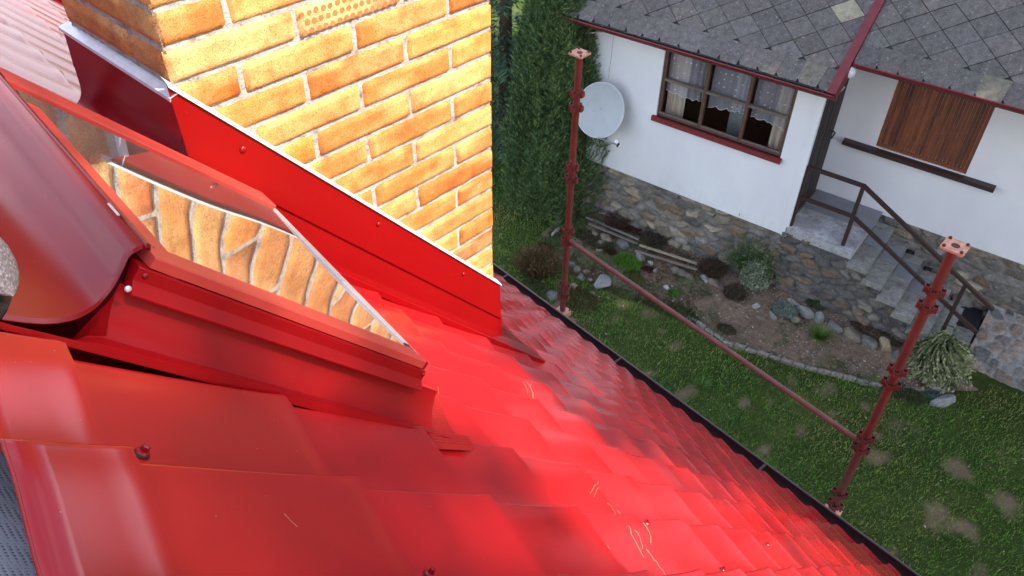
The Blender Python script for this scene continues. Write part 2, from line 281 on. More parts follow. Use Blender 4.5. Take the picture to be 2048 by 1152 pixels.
# ------------------------------------------------------------------ mesh helpers
class MB:
    def __init__(s): s.v = []; s.f = []; s.c = []; s.n = 0; s.col = (1, 1, 1)
    def add(s, V, F, col=None):
        V = np.asarray(V, float).reshape(-1, 3); o = s.n
        s.v.append(V); s.f.extend([tuple(i + o for i in f) for f in F]); s.n += len(V)
        cc = np.asarray(s.col if col is None else col, float)
        if cc.ndim == 1: cc = np.tile(cc[:3], (len(V), 1))
        s.c.append(cc[:, :3]); return s
    def box(s, c, ax, ay, az, col=None):     # centre and three half-axes
        c, ax, ay, az = (np.asarray(q, float) for q in (c, ax, ay, az))
        V = [c + i * ax + j * ay + k * az for i in (-1, 1) for j in (-1, 1) for k in (-1, 1)]
        return s.add(V, [(0, 1, 3, 2), (4, 6, 7, 5), (0, 4, 5, 1), (2, 3, 7, 6), (0, 2, 6, 4), (1, 5, 7, 3)], col)
    def grid(s, P, col=None, closeu=False):  # P [nu,nv,3]
        P = np.asarray(P, float); nu, nv = P.shape[:2]
        i = np.arange(nu if closeu else nu - 1)[:, None]; j = np.arange(nv - 1)[None, :]
        i2 = (i + 1) % nu
        F = np.stack([i * nv + j, i2 * nv + j, i2 * nv + j + 1, i * nv + j + 1], -1).reshape(-1, 4)
        return s.add(P.reshape(-1, 3), F.tolist(), col)
    def tube(s, pts, r, n=12, col=None, cap=True):
        pts = [np.asarray(q, float) for q in pts]; rs = r if hasattr(r, "__len__") else [r] * len(pts)
        rings = []
        t0 = pts[1] - pts[0]; t0 /= np.linalg.norm(t0); a = np.array([0, 0, 1.0]) if abs(t0[2]) < 0.9 else np.array([1.0, 0, 0])
        x = np.cross(t0, a); x /= np.linalg.norm(x)
        for k, q in enumerate(pts):
            tt = pts[min(k + 1, len(pts) - 1)] - pts[max(k - 1, 0)]; tt = tt / (np.linalg.norm(tt) + 1e-9)
            x = x - tt * (x @ tt); x /= np.linalg.norm(x) + 1e-9; y = np.cross(tt, x)
            an = np.linspace(0, 2 * math.pi, n, endpoint=False)
            rings.append(q + rs[k] * (np.cos(an)[:, None] * x + np.sin(an)[:, None] * y))
        V = np.concatenate(rings); F = []
        for k in range(len(pts) - 1):
            for j in range(n): F.append((k * n + j, k * n + (j + 1) % n, (k + 1) * n + (j + 1) % n, (k + 1) * n + j))
        if cap: F.append(tuple(range(n))[::-1]); F.append(tuple((len(pts) - 1) * n + j for j in range(n)))
        return s.add(V, F, col)
    def prism(s, poly, off, col=None):       # polygon pushed by a vector
        poly = [np.asarray(q, float) for q in poly]; n = len(poly); off = np.asarray(off, float)
        V = poly + [q + off for q in poly]
        F = [tuple(range(n))[::-1], tuple(range(n, 2 * n))] + [(i, (i + 1) % n, n + (i + 1) % n, n + i) for i in range(n)]
        return s.add(V, F, col)
    def sheet(s, P, th, nrm, col=None):      # thin sheet of real thickness from a grid of points
        P = np.asarray(P, float); nrm = np.asarray(nrm, float); Q = P - nrm * th
        s.grid(P, col); s.grid(Q[::-1], col)
        nu, nv = P.shape[:2]
        for A, B in ((P[0], Q[0]), (Q[-1], P[-1]), (Q[:, 0], P[:, 0]), (P[:, -1], Q[:, -1])):
            s.grid(np.stack([B, A]), col)
        return s
    def build(s, name, mat, parent=None, smooth=False, loc=None, auto=None, uv=None):
        V = np.concatenate(s.v); root = parent
        org = np.zeros(3)
        if loc is not None: org = np.asarray(loc, float)
        elif parent is not None: org = np.array(parent.get("_org", (0, 0, 0)))
        me = bpy.data.meshes.new(name)
        me.vertices.add(len(V)); me.vertices.foreach_set("co", (V - org).ravel())
        lt = [len(f) for f in s.f]; tot = sum(lt)
        me.loops.add(tot); me.loops.foreach_set("vertex_index", np.fromiter((i for f in s.f for i in f), np.int32, tot))
        me.polygons.add(len(lt)); st = np.concatenate([[0], np.cumsum(lt)[:-1]]).astype(np.int32)
        me.polygons.foreach_set("loop_start", st); me.polygons.foreach_set("loop_total", np.array(lt, np.int32))
        me.polygons.foreach_set("use_smooth", [bool(smooth)] * len(lt))
        me.update(calc_edges=True); me.validate()
        col = np.concatenate(s.c); at = me.color_attributes.new("tint", 'FLOAT_COLOR', 'POINT')
        at.data.foreach_set("color", np.concatenate([col, np.ones((len(col), 1))], 1).ravel())
        me.materials.append(M[mat])
        o = bpy.data.objects.new(name, me); C.objects.link(o)
        if auto is not None:
            me.polygons.foreach_set("use_smooth", [True] * len(lt))
            import bmesh as _b
            bm = _b.new(); bm.from_mesh(me)
            for e in bm.edges:
                if len(e.link_faces) == 2 and e.calc_face_angle(0) > R(auto): e.smooth = False
            bm.to_mesh(me); bm.free()
        if parent is not None:
            o.parent = parent; o["_org"] = list(map(float, org))
            po = np.array(parent.get("_org", (0, 0, 0))) if loc is not None else org
            if loc is not None: o.location = tuple(org - po)
        elif loc is not None: o.location = tuple(org); o["_org"] = list(map(float, org))
        return o
def thing(name, label, cat, loc, group=None):
    o = bpy.data.objects.new(name, None); C.objects.link(o); o.empty_display_size = 0.1
    o.location = tuple(float(q) for q in loc); o["_org"] = [float(q) for q in loc]
    o["label"] = label; o["category"] = cat
    if group: o["group"] = group
    return o
def tag(o, label, cat, group=None):
    o["label"] = label; o["category"] = cat
    if group: o["group"] = group
    return o
def struct(o): o["kind"] = "structure"; return o
def dup(o, loc, parent=None):
    c = o.copy(); C.objects.link(c); c.location = tuple(loc); c.parent = parent if parent is not None else o.parent
    return c
def solidbox(mb, f, a, b, col=None):         # box between two corners in a frame function
    P = [f(x, y, z) for x in (a[0], b[0]) for y in (a[1], b[1]) for z in (a[2], b[2])]
    return mb.add(P, [(0, 1, 3, 2), (4, 6, 7, 5), (0, 4, 5, 1), (2, 3, 7, 6), (0, 2, 6, 4), (1, 5, 7, 3)], col)
def vnoise(x, y, seed=0, oct=4):             # cheap value noise
    x = np.asarray(x, float); y = np.asarray(y, float); out = np.zeros(np.broadcast(x, y).shape); amp = 1; tot = 0
    for o in range(oct):
        xi = np.floor(x * 2 ** o).astype(int); yi = np.floor(y * 2 ** o).astype(int); fx = x * 2 ** o - xi; fy = y * 2 ** o - yi
        def hsh(i, j):
            n = (i * 374761393 + j * 668265263 + (seed + o * 17) * 144665) & 0xFFFFFFFF; n = ((n ^ (n >> 13)) * 1274126177) & 0xFFFFFFFF
            return ((n ^ (n >> 16)) & 0xFFFF) / 65535.0
        sx = fx * fx * (3 - 2 * fx); sy = fy * fy * (3 - 2 * fy)
        out += amp * ((hsh(xi, yi) * (1 - sx) + hsh(xi + 1, yi) * sx) * (1 - sy) + (hsh(xi, yi + 1) * (1 - sx) + hsh(xi + 1, yi + 1) * sx) * sy)
        tot += amp; amp *= 0.5
    return out / tot

# ================================================================== THE RED ROOFED HOUSE UNDER THE CAMERA
house = thing("red_roofed_house", "house with glossy red metal tile roof, brick chimney and roof window in the foreground", "house", (0, 1.5, 0))
YA, YB = -3.3, 5.0                           # verge to verge
MOD, SST, SEAVE, WV, TR = 0.309, 0.457, 5.40, 0.1745, 0.574
def wave(Y):
    u = ((np.asarray(Y) - TR) / WV) % 1.0
    v = np.clip(u / 0.905, 0, 1); rise = 0.75 * (0.5 - 0.5 * np.cos(np.pi * v)) + 0.25 * v; fall = np.clip((u - 0.905) / 0.09, 0, 1); fall = fall * fall * (3 - 2 * fall)
    return 0.0230 * rise * (1 - fall) + 0.0010 * np.exp(-((u - 0.885) / 0.018) ** 2)
def tile_h(S, Y):
    t = ((np.asarray(S) - SST) / MOD) % 1.0
    k = np.floor((np.asarray(S) - SST) / MOD)
    return -0.019 + wave(Y) + 0.0165 * (0.70 * t + 0.30 * t ** 4) + 0.0009 * np.exp(-((t - 0.972) / 0.014) ** 2) + 0.0012 * np.sin(9.1 * k + 5.3 * np.asarray(Y)) 
def cut(S, Y):
    if 0.738 < Y < 2.10 and S < 1.225: return True
    if 1.64 < Y < 2.05 and S < 2.50: return True
    return False
fr = [0.0, 0.02, 0.06, 0.14, 0.28, 0.44, 0.60, 0.75, 0.87, 0.94, 0.975, 0.992, 0.9999]
Ss = [SST + k * MOD + f * MOD for k in range(-1, 16) for f in fr]
Ss = [s for s in Ss if s > 0.349] ; Ss = [0.349] + Ss
Ss = np.array(sorted(Ss)); Ss = Ss[Ss <= SEAVE + 0.001]
ys = []; y = TR + WV * math.floor((YA - TR) / WV)
while y < YB: ys += [y + WV * q for q in (0, .05, .11, .18, .26, .35, .44, .53, .62, .70, .77, .83, .87, .89, .905, .92, .94, .96, .98)]; y += WV
Ys = np.array(sorted(set([round(q, 5) for q in ys] + [0.738, 2.10, 1.64, 2.05])))
SS, YY = np.meshgrid(Ss, Ys, indexing='ij'); HH = tile_h(SS, YY)
P = dS * SS[..., None] + np.array([0, 1.0, 0]) * YY[..., None] + nR * (HH - 0.37)[..., None] + CAM0
mb = MB(); nu, nv = SS.shape; F = []
for i in range(nu - 1):
    sm = (Ss[i] + Ss[i + 1]) / 2
    for j in range(nv - 1):
        if not cut(sm, (Ys[j] + Ys[j + 1]) / 2): F.append((i * nv + j, (i + 1) * nv + j, (i + 1) * nv + j + 1, i * nv + j + 1))
mb.add(P.reshape(-1, 3), F)
# turned-down rims: upper cut edge, eave edge and the sides of the window opening
def rim(mb, pts, dn=0.004):
    Q = np.array(pts); mb.grid(np.stack([Q, Q - nR * dn]))
rim(mb, P[0][(Ys <= 0.738)]); rim(mb, P[-1])
roof = mb.build("metal_roof", "red_tile", house, auto=28)
m = roof.modifiers.new("thickness", 'SOLIDIFY'); m.thickness = 0.0009; m.offset = -1

def roof_screw(S, Y, first=[None], lean=0.0):
    h = float(tile_h(S, Y))
    org = rp(S, Y, h)
    if first[0] is None:
        mb = MB(); O = org
        def ring(r0, z0, r1, z1, n=14, col=None): mb.tube([O + nR * z0, O + nR * z1], [r0, r1], n, col)
        ring(0.0088, 0.0, 0.0080, 0.0022); 
        o = mb.build("washer", "rubber", roof, loc=org)
        o.name = "roof_screw"
        mb2 = MB(); mb2.tube([O + nR * 0.0022, O + nR * 0.0036, O + nR * 0.0045], [0.0078, 0.0070, 0.0045], 16); mb2.tube([O + nR * 0.0036, O + nR * 0.0095, O + nR * 0.0105], [0.0043, 0.0043, 0.0034], 6)
        hd = MB(); 
        h2 = mb2.build("screw_head", "maroon_trim", roof, loc=org)
        # one mesh with two materials keeps washer and head together
        o.data.materials.append(M["maroon_trim"])
        bmx = bmesh.new(); bmx.from_mesh(o.data); n0 = len(bmx.faces); bmx.from_mesh(h2.data); bmx.faces.ensure_lookup_table()
        for f in bmx.faces[n0:]: f.material_index = 1
        bmx.to_mesh(o.data); bmx.free(); bpy.data.objects.remove(h2)
        first[0] = o; return o
    o0 = first[0]; base = np.array(o0.location) ; org0 = np.array(o0["_org"])
    return dup(o0, base + (org - org0))
for px in [(290, 897), (962, 994), (865, 1140), (890, 699), (1067, 860), (1285, 1058), (1443, 1143), (870, 688), (1640, 965), (1530, 1095)]:
    q = toR(onplane(px[0], px[1], rp(0, 0, -0.008), nR))
    roof_screw(q[0], q[1])

# pale scuffs where the sheet was walked on
def on_tile(x, y):
    q = toR(onplane(x, y, rp(0, 0, -0.004), nR)); return rp(q[0], q[1], float(tile_h(q[0], q[1])) + 0.0004)
rs = random.Random(3)
for (x0, y0, x1, y1, w_) in [(1250, 1062, 1290, 1112, 1.4), (1262, 1070, 1284, 1100, 1), (1275, 1062, 1296, 1092, 1.2), (1290, 1100, 1338, 1150, 1.2), (1220, 1008, 1250, 1040, .7), (1184, 966, 1178, 992, .8), (1192, 968, 1186, 996, .6), (1212, 1008, 1240, 1046, .6), (1048, 772, 1068, 800, 1), (1056, 776, 1074, 804, .8), (1040, 770, 1056, 788, .8), (876, 772, 900, 800, .5), (560, 1040, 590, 1062, .4), (1206, 1100, 1250, 1126, .5)]:
    pts = []; nn_ = 9; bx, by = rs.uniform(-5, 5), rs.uniform(-4, 4)
    for k in range(nn_): t = k / (nn_ - 1); pts.append(on_tile(x0 + (x1 - x0) * t + bx * math.sin(t * 3.1) + rs.uniform(-1, 1), y0 + (y1 - y0) * t + by * math.sin(t * 3.1) + rs.uniform(-1, 1)))
    mb = MB(); mb.tube(pts, 0.00042 * w_, 4, cap=False); mb.build("scuff_mark", "scuff", roof)
# underlay membrane, battens and the other slope
mb = MB(); SM = np.linspace(-0.02, 0.9, 40); YM = np.linspace(YA, YB, 160)
A, B = np.meshgrid(SM, YM, indexing='ij'); P = dS * A[..., None] + np.array([0, 1.0, 0]) * B[..., None] + nR * (-0.055 - 0.012 * np.cos(B * 7.0 + 1.0) * np.clip(A * 3, 0, 1) - 0.37)[..., None] + CAM0
mb.grid(P)
dO = np.array([-math.cos(TH), 0, -math.sin(TH)]); top = rp(-0.02, 0, -0.055)
mb.add([top + np.array([0, YA, 0]), top + np.array([0, YB, 0]), top + np.array([0, YB, 0]) + dO * 5.2, top + np.array([0, YA, 0]) + dO * 5.2], [(0, 1, 2, 3)])
mb.build("underlay_membrane", "membrane", house, smooth=True)
mb = MB(); e0 = rp(SEAVE - 0.12, 0, -0.06); gx = e0[0]; gz = e0[2]; e1 = top + dO * 5.0
for (xa, xb, ya, yb) in ((gx - 0.35, gx - 0.05, YA + .2, YB - .2), (e1[0] + .05, e1[0] + .35, YA + .2, YB - .2)):
    mb.box(((xa + xb) / 2, (ya + yb) / 2, (gz - 0.15) / 2), ((xb - xa) / 2, 0, 0), (0, (yb - ya) / 2, 0), (0, 0, (gz - 0.15) / 2))
for yy in (YA + .35, YB - .35):
    mb.prism([(e1[0] + .2, yy, 0), (gx - .2, yy, 0), (gx - .2, yy, gz - .1), (top[0], yy, top[2] - .1), (e1[0] + .2, yy, gz - .1)], (0, 0.25 if yy < 0 else -0.25, 0))
mb.build("wall", "plaster", house)
# verge trim at the far gable
mb = MB(); solidbox(mb, rp, (0.3, YB - 0.10, -0.05), (SEAVE, YB + 0.03, 0.075)); mb.build("verge_trim", "red_flashing", house); mb = MB(); solidbox(mb, rp, (0.3, YA - 0.03, -0.05), (SEAVE, YA + 0.10, 0.06)); mb.build("verge_trim", "red_flashing", house)
# gutter along the eave
mb = MB(); prof = [(3.262, -4.30), (3.268, -4.37), (3.292, -4.415), (3.335, -4.437), (3.385, -4.43), (3.42, -4.40), (3.438, -4.36), (3.443, -4.325)]
prof2 = [(3.447, -4.325), (3.442, -4.362), (3.423, -4.404), (3.386, -4.435), (3.335, -4.442), (3.289, -4.419), (3.263, -4.372), (3.257, -4.30)]
PP = np.array([[(x, yy, z + ZC) for yy in np.linspace(YA - .05, YB + .05, 30)] for x, z in prof + prof2]); mb.grid(PP, closeu=True)
gut = mb.build("roof_gutter", "brown_gutter", house, auto=40)
mb = MB(); mb.tube([(3.446, YA - .05, -4.322 + ZC), (3.446, YB + .05, -4.322 + ZC)], 0.0085, 8); mb.build("gutter_bead", "gutter_lip", gut, smooth=True)
for k, yy in enumerate(np.arange(-2.6, 5.0, 1.3)):
    mb = MB(); mb.box((3.35, yy, -4.318 + ZC), (0.095, 0, 0), (0, 0.008, 0), (0, 0, 0.0015)); mb.build("gutter_bracket", "brown_gutter", gut)

# ------------------------------------------------------------------ chimney
ZB, CH, CT = -0.9074, 0.077, 0.9
def roofz_at(x): return (-0.37 - nR[0] * x) / nR[2]
mb = MB()
mort_in = 0.0
base_z = -2.6
solid = [(mort_in, mort_in), (0.925 - mort_in, mort_in), (0.925 - mort_in, 0.47 - mort_in), (mort_in, 0.47 - mort_in)]
def gridface(f, u0, u1, z0, z1, nu, nz):
    A, B = np.meshgrid(np.linspace(u0, u1, nu), np.linspace(z0, z1, nz), indexing='ij')
    off = (vnoise(A * 45, B * 45, 3, 3) - 0.5) * 0.004
    return np.array([[f(A[i, j], B[i, j], -0.001 + off[i, j]) for j in range(nz)] for i in range(nu)])
fW = lambda u, z, o: cw(u, -o, z)            # wide face towards the window
fN = lambda u, z, o: cw(-o, u, z)            # narrow upslope face
fWb = lambda u, z, o: cw(u, 0.47 + o, z)
fNb = lambda u, z, o: cw(0.925 + o, u, z)
mb.grid(gridface(fW, 0, 0.925, -2.4, CT, 180, 420)); mb.grid(gridface(fN, 0, 0.47, -2.4, CT, 60, 200)[::-1])
mb.grid(gridface(fWb, 0, 0.925, -2.4, CT, 12, 20)[::-1]); mb.grid(gridface(fNb, 0, 0.47, -2.4, CT, 8, 20))
chim = mb.build("chimney", "mortar", house, smooth=True)
mb = MB(); solidbox(mb, cw, (-0.05, -0.05, CT), (0.975, 0.52, CT + 0.07)); mb.build("chimney_cap", "kerb_concrete", chim)
mb = MB()
PAL = [((0.50, 0.235, 0.065), 5), ((0.46, 0.195, 0.05), 5), ((0.53, 0.29, 0.095), 4), ((0.41, 0.145, 0.035), 3), ((0.33, 0.09, 0.028), 1)]
PALN = [((0.50, 0.20, 0.07), 4), ((0.44, 0.15, 0.055), 4), ((0.55, 0.26, 0.09), 2)]
def pick(pal):
    r = random.random() * sum(w for _, w in pal)
    for c, w in pal:
        r -= w
        if r <= 0: return c
    return c
SPOTS = []
def brick(f, u0, u1, z0, z1, col, wide, flip):
    g = 0.0034; u0 += g * (0.6 + 0.8 * random.random()); u1 -= g * (0.6 + 0.8 * random.random()); z0 += g * (0.75 + 0.6 * random.random()); z1 -= g * (0.75 + 0.6 * random.random())
    nu = max(8, int((u1 - u0) / (0.008 if wide else 0.012))); nz = 9 if wide else 7
    A, B = np.meshgrid(np.linspace(0, 1, nu), np.linspace(0, 1, nz), indexing='ij')
    Uu = u0 + (u1 - u0) * A; Zz = z0 + (z1 - z0) * B
    du = np.minimum(A, 1 - A) * (u1 - u0); dz = np.minimum(B, 1 - B) * (z1 - z0); de = np.minimum(du, dz)
    sd = random.randint(0, 999)
    jit = (vnoise(Uu * 60 + sd, Zz * 60, sd, 3) - 0.5); jit2 = (vnoise(Uu * 60 + sd, Zz * 60 + 9, sd + 5, 3) - 0.5)
    prot = 0.0055 + 0.003 * random.random() + (vnoise(Uu * 25 + sd, Zz * 25, sd, 3) - 0.5) * 0.003
    edge = np.clip(de / 0.0042, 0, 1); o = prot * np.sqrt(1 - (1 - edge) ** 2) - 0.004 * (edge < 0.05)
    Uu = Uu + jit * 0.006 * (de < 0.003); Zz = Zz + jit2 * 0.006 * (de < 0.003)
    tilt = (random.random() - .5) * 0.004; o = o + (A - 0.5) * tilt
    P = np.array([[f(Uu[i, j], Zz[i, j], o[i, j]) for j in range(nz)] for i in range(nu)])
    j = 0.92 + 0.16 * random.random(); cc = np.array(col) * j
    # patches: paler flames and darker burns inside one brick
    pn = vnoise(Uu * 9 + sd, Zz * 22 + sd, sd, 3); cm = np.clip((pn - 0.5) * 5, -1, 1)[..., None]
    pale = np.array([0.62, 0.41, 0.17]); dark = np.array([0.40, 0.13, 0.035])
    Cc = cc[None, None, :] * (1 - 0.45 * np.abs(cm)) + np.where(cm > 0, pale, dark)[...] * 0.45 * np.abs(cm)
    mb.grid(P[::-1] if flip else P, Cc.reshape(-1, 3) if not flip else Cc[::-1].reshape(-1, 3))
FIX = {(2, 2): (0.60, 0.37, 0.17), (3, 2): (0.52, 0.20, 0.05), (1, 0): (0.50, 0.15, 0.03), (2, 1): (0.57, 0.33, 0.13), (3, 1): (0.58, 0.34, 0.11), (1, 4): (0.5, .2, .05), (2, 3): (0.52, 0.17, 0.05), (-2, 1): (0.56, 0.22, 0.04), (0, 3): (0.66, 0.36, 0.10), (-1, 3): (0.60, 0.27, 0.06), (-2, 3): (0.60, 0.38, 0.13)}
for n in range(-20, 24):
    z0 = ZB + n * CH; z1 = z0 + CH
    if z1 > CT: break
    jw = [0, 0.306, 0.614, 0.925] if n % 2 == 0 else [0, 0.15, 0.459, 0.768, 0.925]
    jn = [0, 0.15, 0.47] if n % 2 == 0 else [0, 0.306, 0.47]
    for k in range(len(jw) - 1):
        um = jw[k + 1]
        if z1 < roofz_at(C0[0] + um * cU[0]) + ZC * 0 - 0.02: continue
        col = FIX.get((n, k + 1) if n % 2 == 0 else (n, k), None) if False else FIX.get((n, k + (1 if n % 2 == 0 else 0)), None)
        ua = jw[k] - (0.006 if k == 0 else 0); ub = jw[k + 1] + (0.006 if k == len(jw) - 2 else 0)
        brick(fW, ua, ub, z0, z1, col or pick(PAL), True, False)
        brick(fWb, ua, ub, z0, z1, pick(PAL), False, True)
        if (n, k) == (2, 1): SPOTS.append((ua, ub, z0, z1))
    for k in range(len(jn) - 1):
        ua = jn[k] - (0.006 if k == 0 else 0); ub = jn[k + 1] + (0.006 if k == len(jn) - 2 else 0)
        if z1 > roofz_at(C0[0]) - 0.05: brick(fN, ua, ub, z0, z1, pick(PALN), False, True)
        brick(fNb, ua, ub, z0, z1, pick(PALN), False, False)
mb.build("brick_face", "brick", chim, smooth=True)
mb = MB()
for (ua, ub, z0, z1) in SPOTS:
    for r in range(3):
        for k in range(15):
            u = ua + 0.016 + k * 0.0195 + (0.0095 if r % 2 else 0); z = z0 + 0.017 + r * 0.021
            if u > ub - 0.012: continue
            rr = 0.0062 + random.random() * 0.0012
            ctr = fW(u + random.uniform(-.001, .001), z + random.uniform(-.001, .001), 0.0073); nrm = -cV
            an = np.linspace(0, 2 * np.pi, 14, endpoint=False)
            V = [ctr + cU * math.cos(q) * rr * random.uniform(.88, 1.1) + np.array([0, 0, 1]) * math.sin(q) * rr * random.uniform(.88, 1.1) for q in an]
            mb.prism(V, nrm * 0.0014)
mb.build("perforation_mark", "brick_spot", chim)

# chimney flashing on the wide face
def fpt(x, y, off):                          # pixel on the chimney's wide face -> (u, z rel. camera)
    q = onplane(x, y, cw(0, -off, 0), cV) - CAM0 - C0; return q @ cU, q[2]
def lin(p, q):
    return lambda u: p[1] + (q[1] - p[1]) * (u - p[0]) / (q[0] - p[0])
topl = lin(fpt(368, 189, 0.016), fpt(990, 561, 0.016)); foldl = lin(fpt(400, 331, 0.014), fpt(987, 629, 0.014)); basel = lin(fpt(600, 500, 0.012), fpt(990, 676, 0.012))
UE = 0.945
def sheetu(mb, zt, zb, o_t, o_b, u0, u1, nu=60, nz=10, th=0.0012, wob=0.0032):
    us = np.linspace(u0, u1, nu); P = np.zeros((nu, nz, 3))
    for i, u in enumerate(us):
        for j in range(nz):
            s = j / (nz - 1); z = zt(u) * (1 - s) + zb(u) * s; o = o_t * (1 - s) + o_b * s + wob * (float(vnoise(u * 5, s * 2 + 3, 8, 2)) - .5) * 4 * s * (1 - s)
            P[i, j] = cw(u, -o, z)
    mb.sheet(P, th, -cV)
mb = MB(); sheetu(mb, lambda u: topl(u) - 0.004, foldl, 0.016, 0.021, -0.020, UE); sheetu(mb, foldl, lambda u: foldl(u) - 0.008, 0.021, 0.015, -0.020, UE, nz=2)
fl = mb.build("side_flashing", "red_flashing", chim, auto=30)
mb = MB(); sheetu(mb, lambda u: foldl(u) + 0.003, basel, 0.0145, 0.018, -0.016, UE + 0.012)
# flange lying on the tiles, with a turned lip
ue = np.linspace(-0.03, 1.10, 26); P = np.zeros((26, 6, 3))
for i, u in enumerate(ue):
    b = cw(min(u, 1.2), -0.017, basel(u)); r = toR(b); wdt = 0.040 + 0.055 * max(0, (u + 0.03) / 1.13)
    for j, (dy, hh) in enumerate([(0, max(r[2], .024)), (0.006, 0.0235), (wdt * 0.6, 0.0225), (wdt, 0.022), (wdt + 0.002, 0.020), (wdt + 0.003, 0.004)]):
        P[i, j] = rp(r[0], r[1] - dy, hh)
mb.sheet(P, 0.0012, nR)
# plain downslope return and the triangular lap at the low corner
a0 = cw(UE + 0.012, -0.012, basel(UE)); 
mb.sheet(np.array([[cw(UE + 0.012, v, foldl(UE) + 0.0), cw(UE + 0.018, v, basel(UE) - 0.02)] for v in np.linspace(-0.012, 0.5, 8)]), 0.0012, cU)
r = toR(a0); mb.sheet(np.array([[rp(r[0] - 0.02, yy, 0.023), rp(r[0] + 0.26, yy, 0.019)] for yy in np.linspace(r[1] - 0.02, r[1] + 0.55, 10)]), 0.0012, nR)
mb.build("base_flashing", "red_flashing", chim, auto=30)
mb = MB()
A = np.linspace(-0.02, UE + 0.004, 30)
P = np.array([[cw(u, 0.004, topl(u) + 0.010), cw(u, -0.006, topl(u) + 0.007), cw(u, -0.0205, topl(u) + 0.001), cw(u, -0.022, topl(u) - 0.006)] for u in A]); mb.sheet(P, 0.0012, -cV)
P = np.array([[cw(0.002, v, -0.760), cw(-0.008, v, -0.763), cw(-0.0225, v, -0.767), cw(-0.024, v, -0.774)] for v in np.linspace(-0.02, 0.50, 12)]); mb.sheet(P, 0.0012, -cU)
mb.build("cap_strip", "galvanised_edge", chim, auto=40)
def dome(ctr, nrm, r, mbx, hgt=0.6):
    nrm = np.asarray(nrm, float); x = np.cross(nrm, (0, 0, 1.0)); x /= np.linalg.norm(x); y = np.cross(nrm, x)
    rings = []
    for k in range(6):
        a = k / 5 * math.pi / 2; rr = r * math.cos(a) + 1e-5; h = r * hgt * math.sin(a)
        rings.append([ctr + nrm * h + rr * (math.cos(q) * x + math.sin(q) * y) for q in np.linspace(0, 2 * math.pi, 16, endpoint=False)])
    P = np.array(rings).transpose(1, 0, 2); mbx.grid(P, closeu=True)
for (x, y) in [(484, 297), (755, 447), (925, 547)]:
    u, z = fpt(x, y, 0.014); mb = MB(); dome(cw(u, -0.0190, z), -cV, 0.0085 if x < 600 else 0.0075, mb); mb.build("flashing_rivet", "red_flashing", chim, smooth=True)
# upslope flashing and tray
def vz(x, y):
    q = onplane(x, y, cw(-0.016, 0, 0), cU) - CAM0 - C0; return q @ cV, q[2]
mb = MB(); vs = np.linspace(-0.014, 0.50, 14)
P = np.array([[cw(-0.0145, v, -0.772), cw(-0.017, v, -0.82), cw(-0.021, v, -0.868), cw(-0.013, v, -0.876)] for v in vs]); mb.sheet(P, 0.0012, -cU)
mb.build("upslope_flashing", "maroon_trim", chim, auto=30)
mb = MB()
P = []
for v in np.linspace(-0.016, 0.52, 22):
    row = [cw(-0.013, v, -0.855)]
    for s in np.linspace(0, 1, 20):
        x = -0.0135 - 0.010 * s - 0.19 * max(0, s - .25) ** 2.2; row.append(cw(x, v, -0.872 - 0.20 * s + 0.12 * s ** 3))
    P.append(row)
mb.sheet(np.array(P), 0.0012, -cU)
mb.sheet(np.array([[rp(S, Y, -0.012) for S in np.linspace(0.36, 1.32, 6)] for Y in np.linspace(1.50, 2.16, 6)]), 0.0015, nR)
# standing side of the cut next to the tiles
solidbox(mb, rp, (0.36, 2.135, -0.03), (1.2, 2.15, 0.004))
mb.build("flashing_tray", "maroon_trim", chim, auto=30)  # maroon picked to stand for the shade between chimney and window

# ------------------------------------------------------------------ roof window
win = MB()
def extS(mbx, prof, S0, S1, n=8, cl=False):  # profile (Y, h) run down the slope
    P = np.array([[rp(S, y, h) for S in np.linspace(S0, S1, n)] for y, h in prof])
    return mbx.grid(P, closeu=cl)
def extY(mbx, prof, Y0, Y1, n=8, cl=False):  # profile (S, h) run along the eave
    P = np.array([[rp(s, Y, h) for Y in np.linspace(Y0, Y1, n)] for s, h in prof])
    return mbx.grid(P, closeu=cl)
def capprof(mbx, f, prof, t0, t1):
    A = [f(t0, *q) for q in prof]; B = [f(t1, *q) for q in prof]; mbx.add(A, [tuple(range(len(A)))[::-1]]); mbx.add(B, [tuple(range(len(B)))])
SW0, SW1 = 0.565, 1.085
# casing under the covers (near side), closed profile
mb = MB()
solidbox(mb, rp, (0.552, 0.835, -0.06), (1.10, 0.875, 0.090)); solidbox(mb, rp, (0.552, 1.49, -0.06), (1.17, 1.53, 0.085)); solidbox(mb, rp, (0.552, 0.875, -0.06), (0.575, 1.45, 0.070)); solidbox(mb, rp, (1.185, 0.93, -0.06), (1.20, 1.45, 0.050))
roofwin = mb.build("roof_window", "maroon_trim", house)
# near jamb cover: flat top, groove, side and lower slanting strip
def skewS(prof, Sa, Sb, mbx, dy=-0.03):
    # the near jamb runs a little out of square with the ribs
    P = np.array([[rp(S, y + dy * (S - Sa) / (Sb - Sa) * k, h) for S in np.linspace(Sa, Sb, 10)] for y, h, k in prof]); mbx.grid(P)
    for S, rv in ((Sa, 1), (Sb, 0)):
        t = (S - Sa) / (Sb - Sa); V = [rp(S, y + dy * t * k, h) for y, h, k in prof]
        mbx.add(V, [tuple(range(len(V)))[::-1] if rv else tuple(range(len(V)))])
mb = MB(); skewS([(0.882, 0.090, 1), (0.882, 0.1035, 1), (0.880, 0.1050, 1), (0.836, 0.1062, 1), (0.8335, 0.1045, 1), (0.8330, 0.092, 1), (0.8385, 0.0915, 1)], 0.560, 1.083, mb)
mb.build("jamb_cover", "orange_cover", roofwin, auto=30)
mb = MB(); skewS([(0.850, 0.0905, 1), (0.830, 0.0905, 1), (0.8275, 0.0895, 1), (0.8255, 0.0745, 1), (0.812, 0.0615, 1), (0.812, 0.0595, 1), (0.836, 0.0600, 1)], 0.545, 1.090, mb)
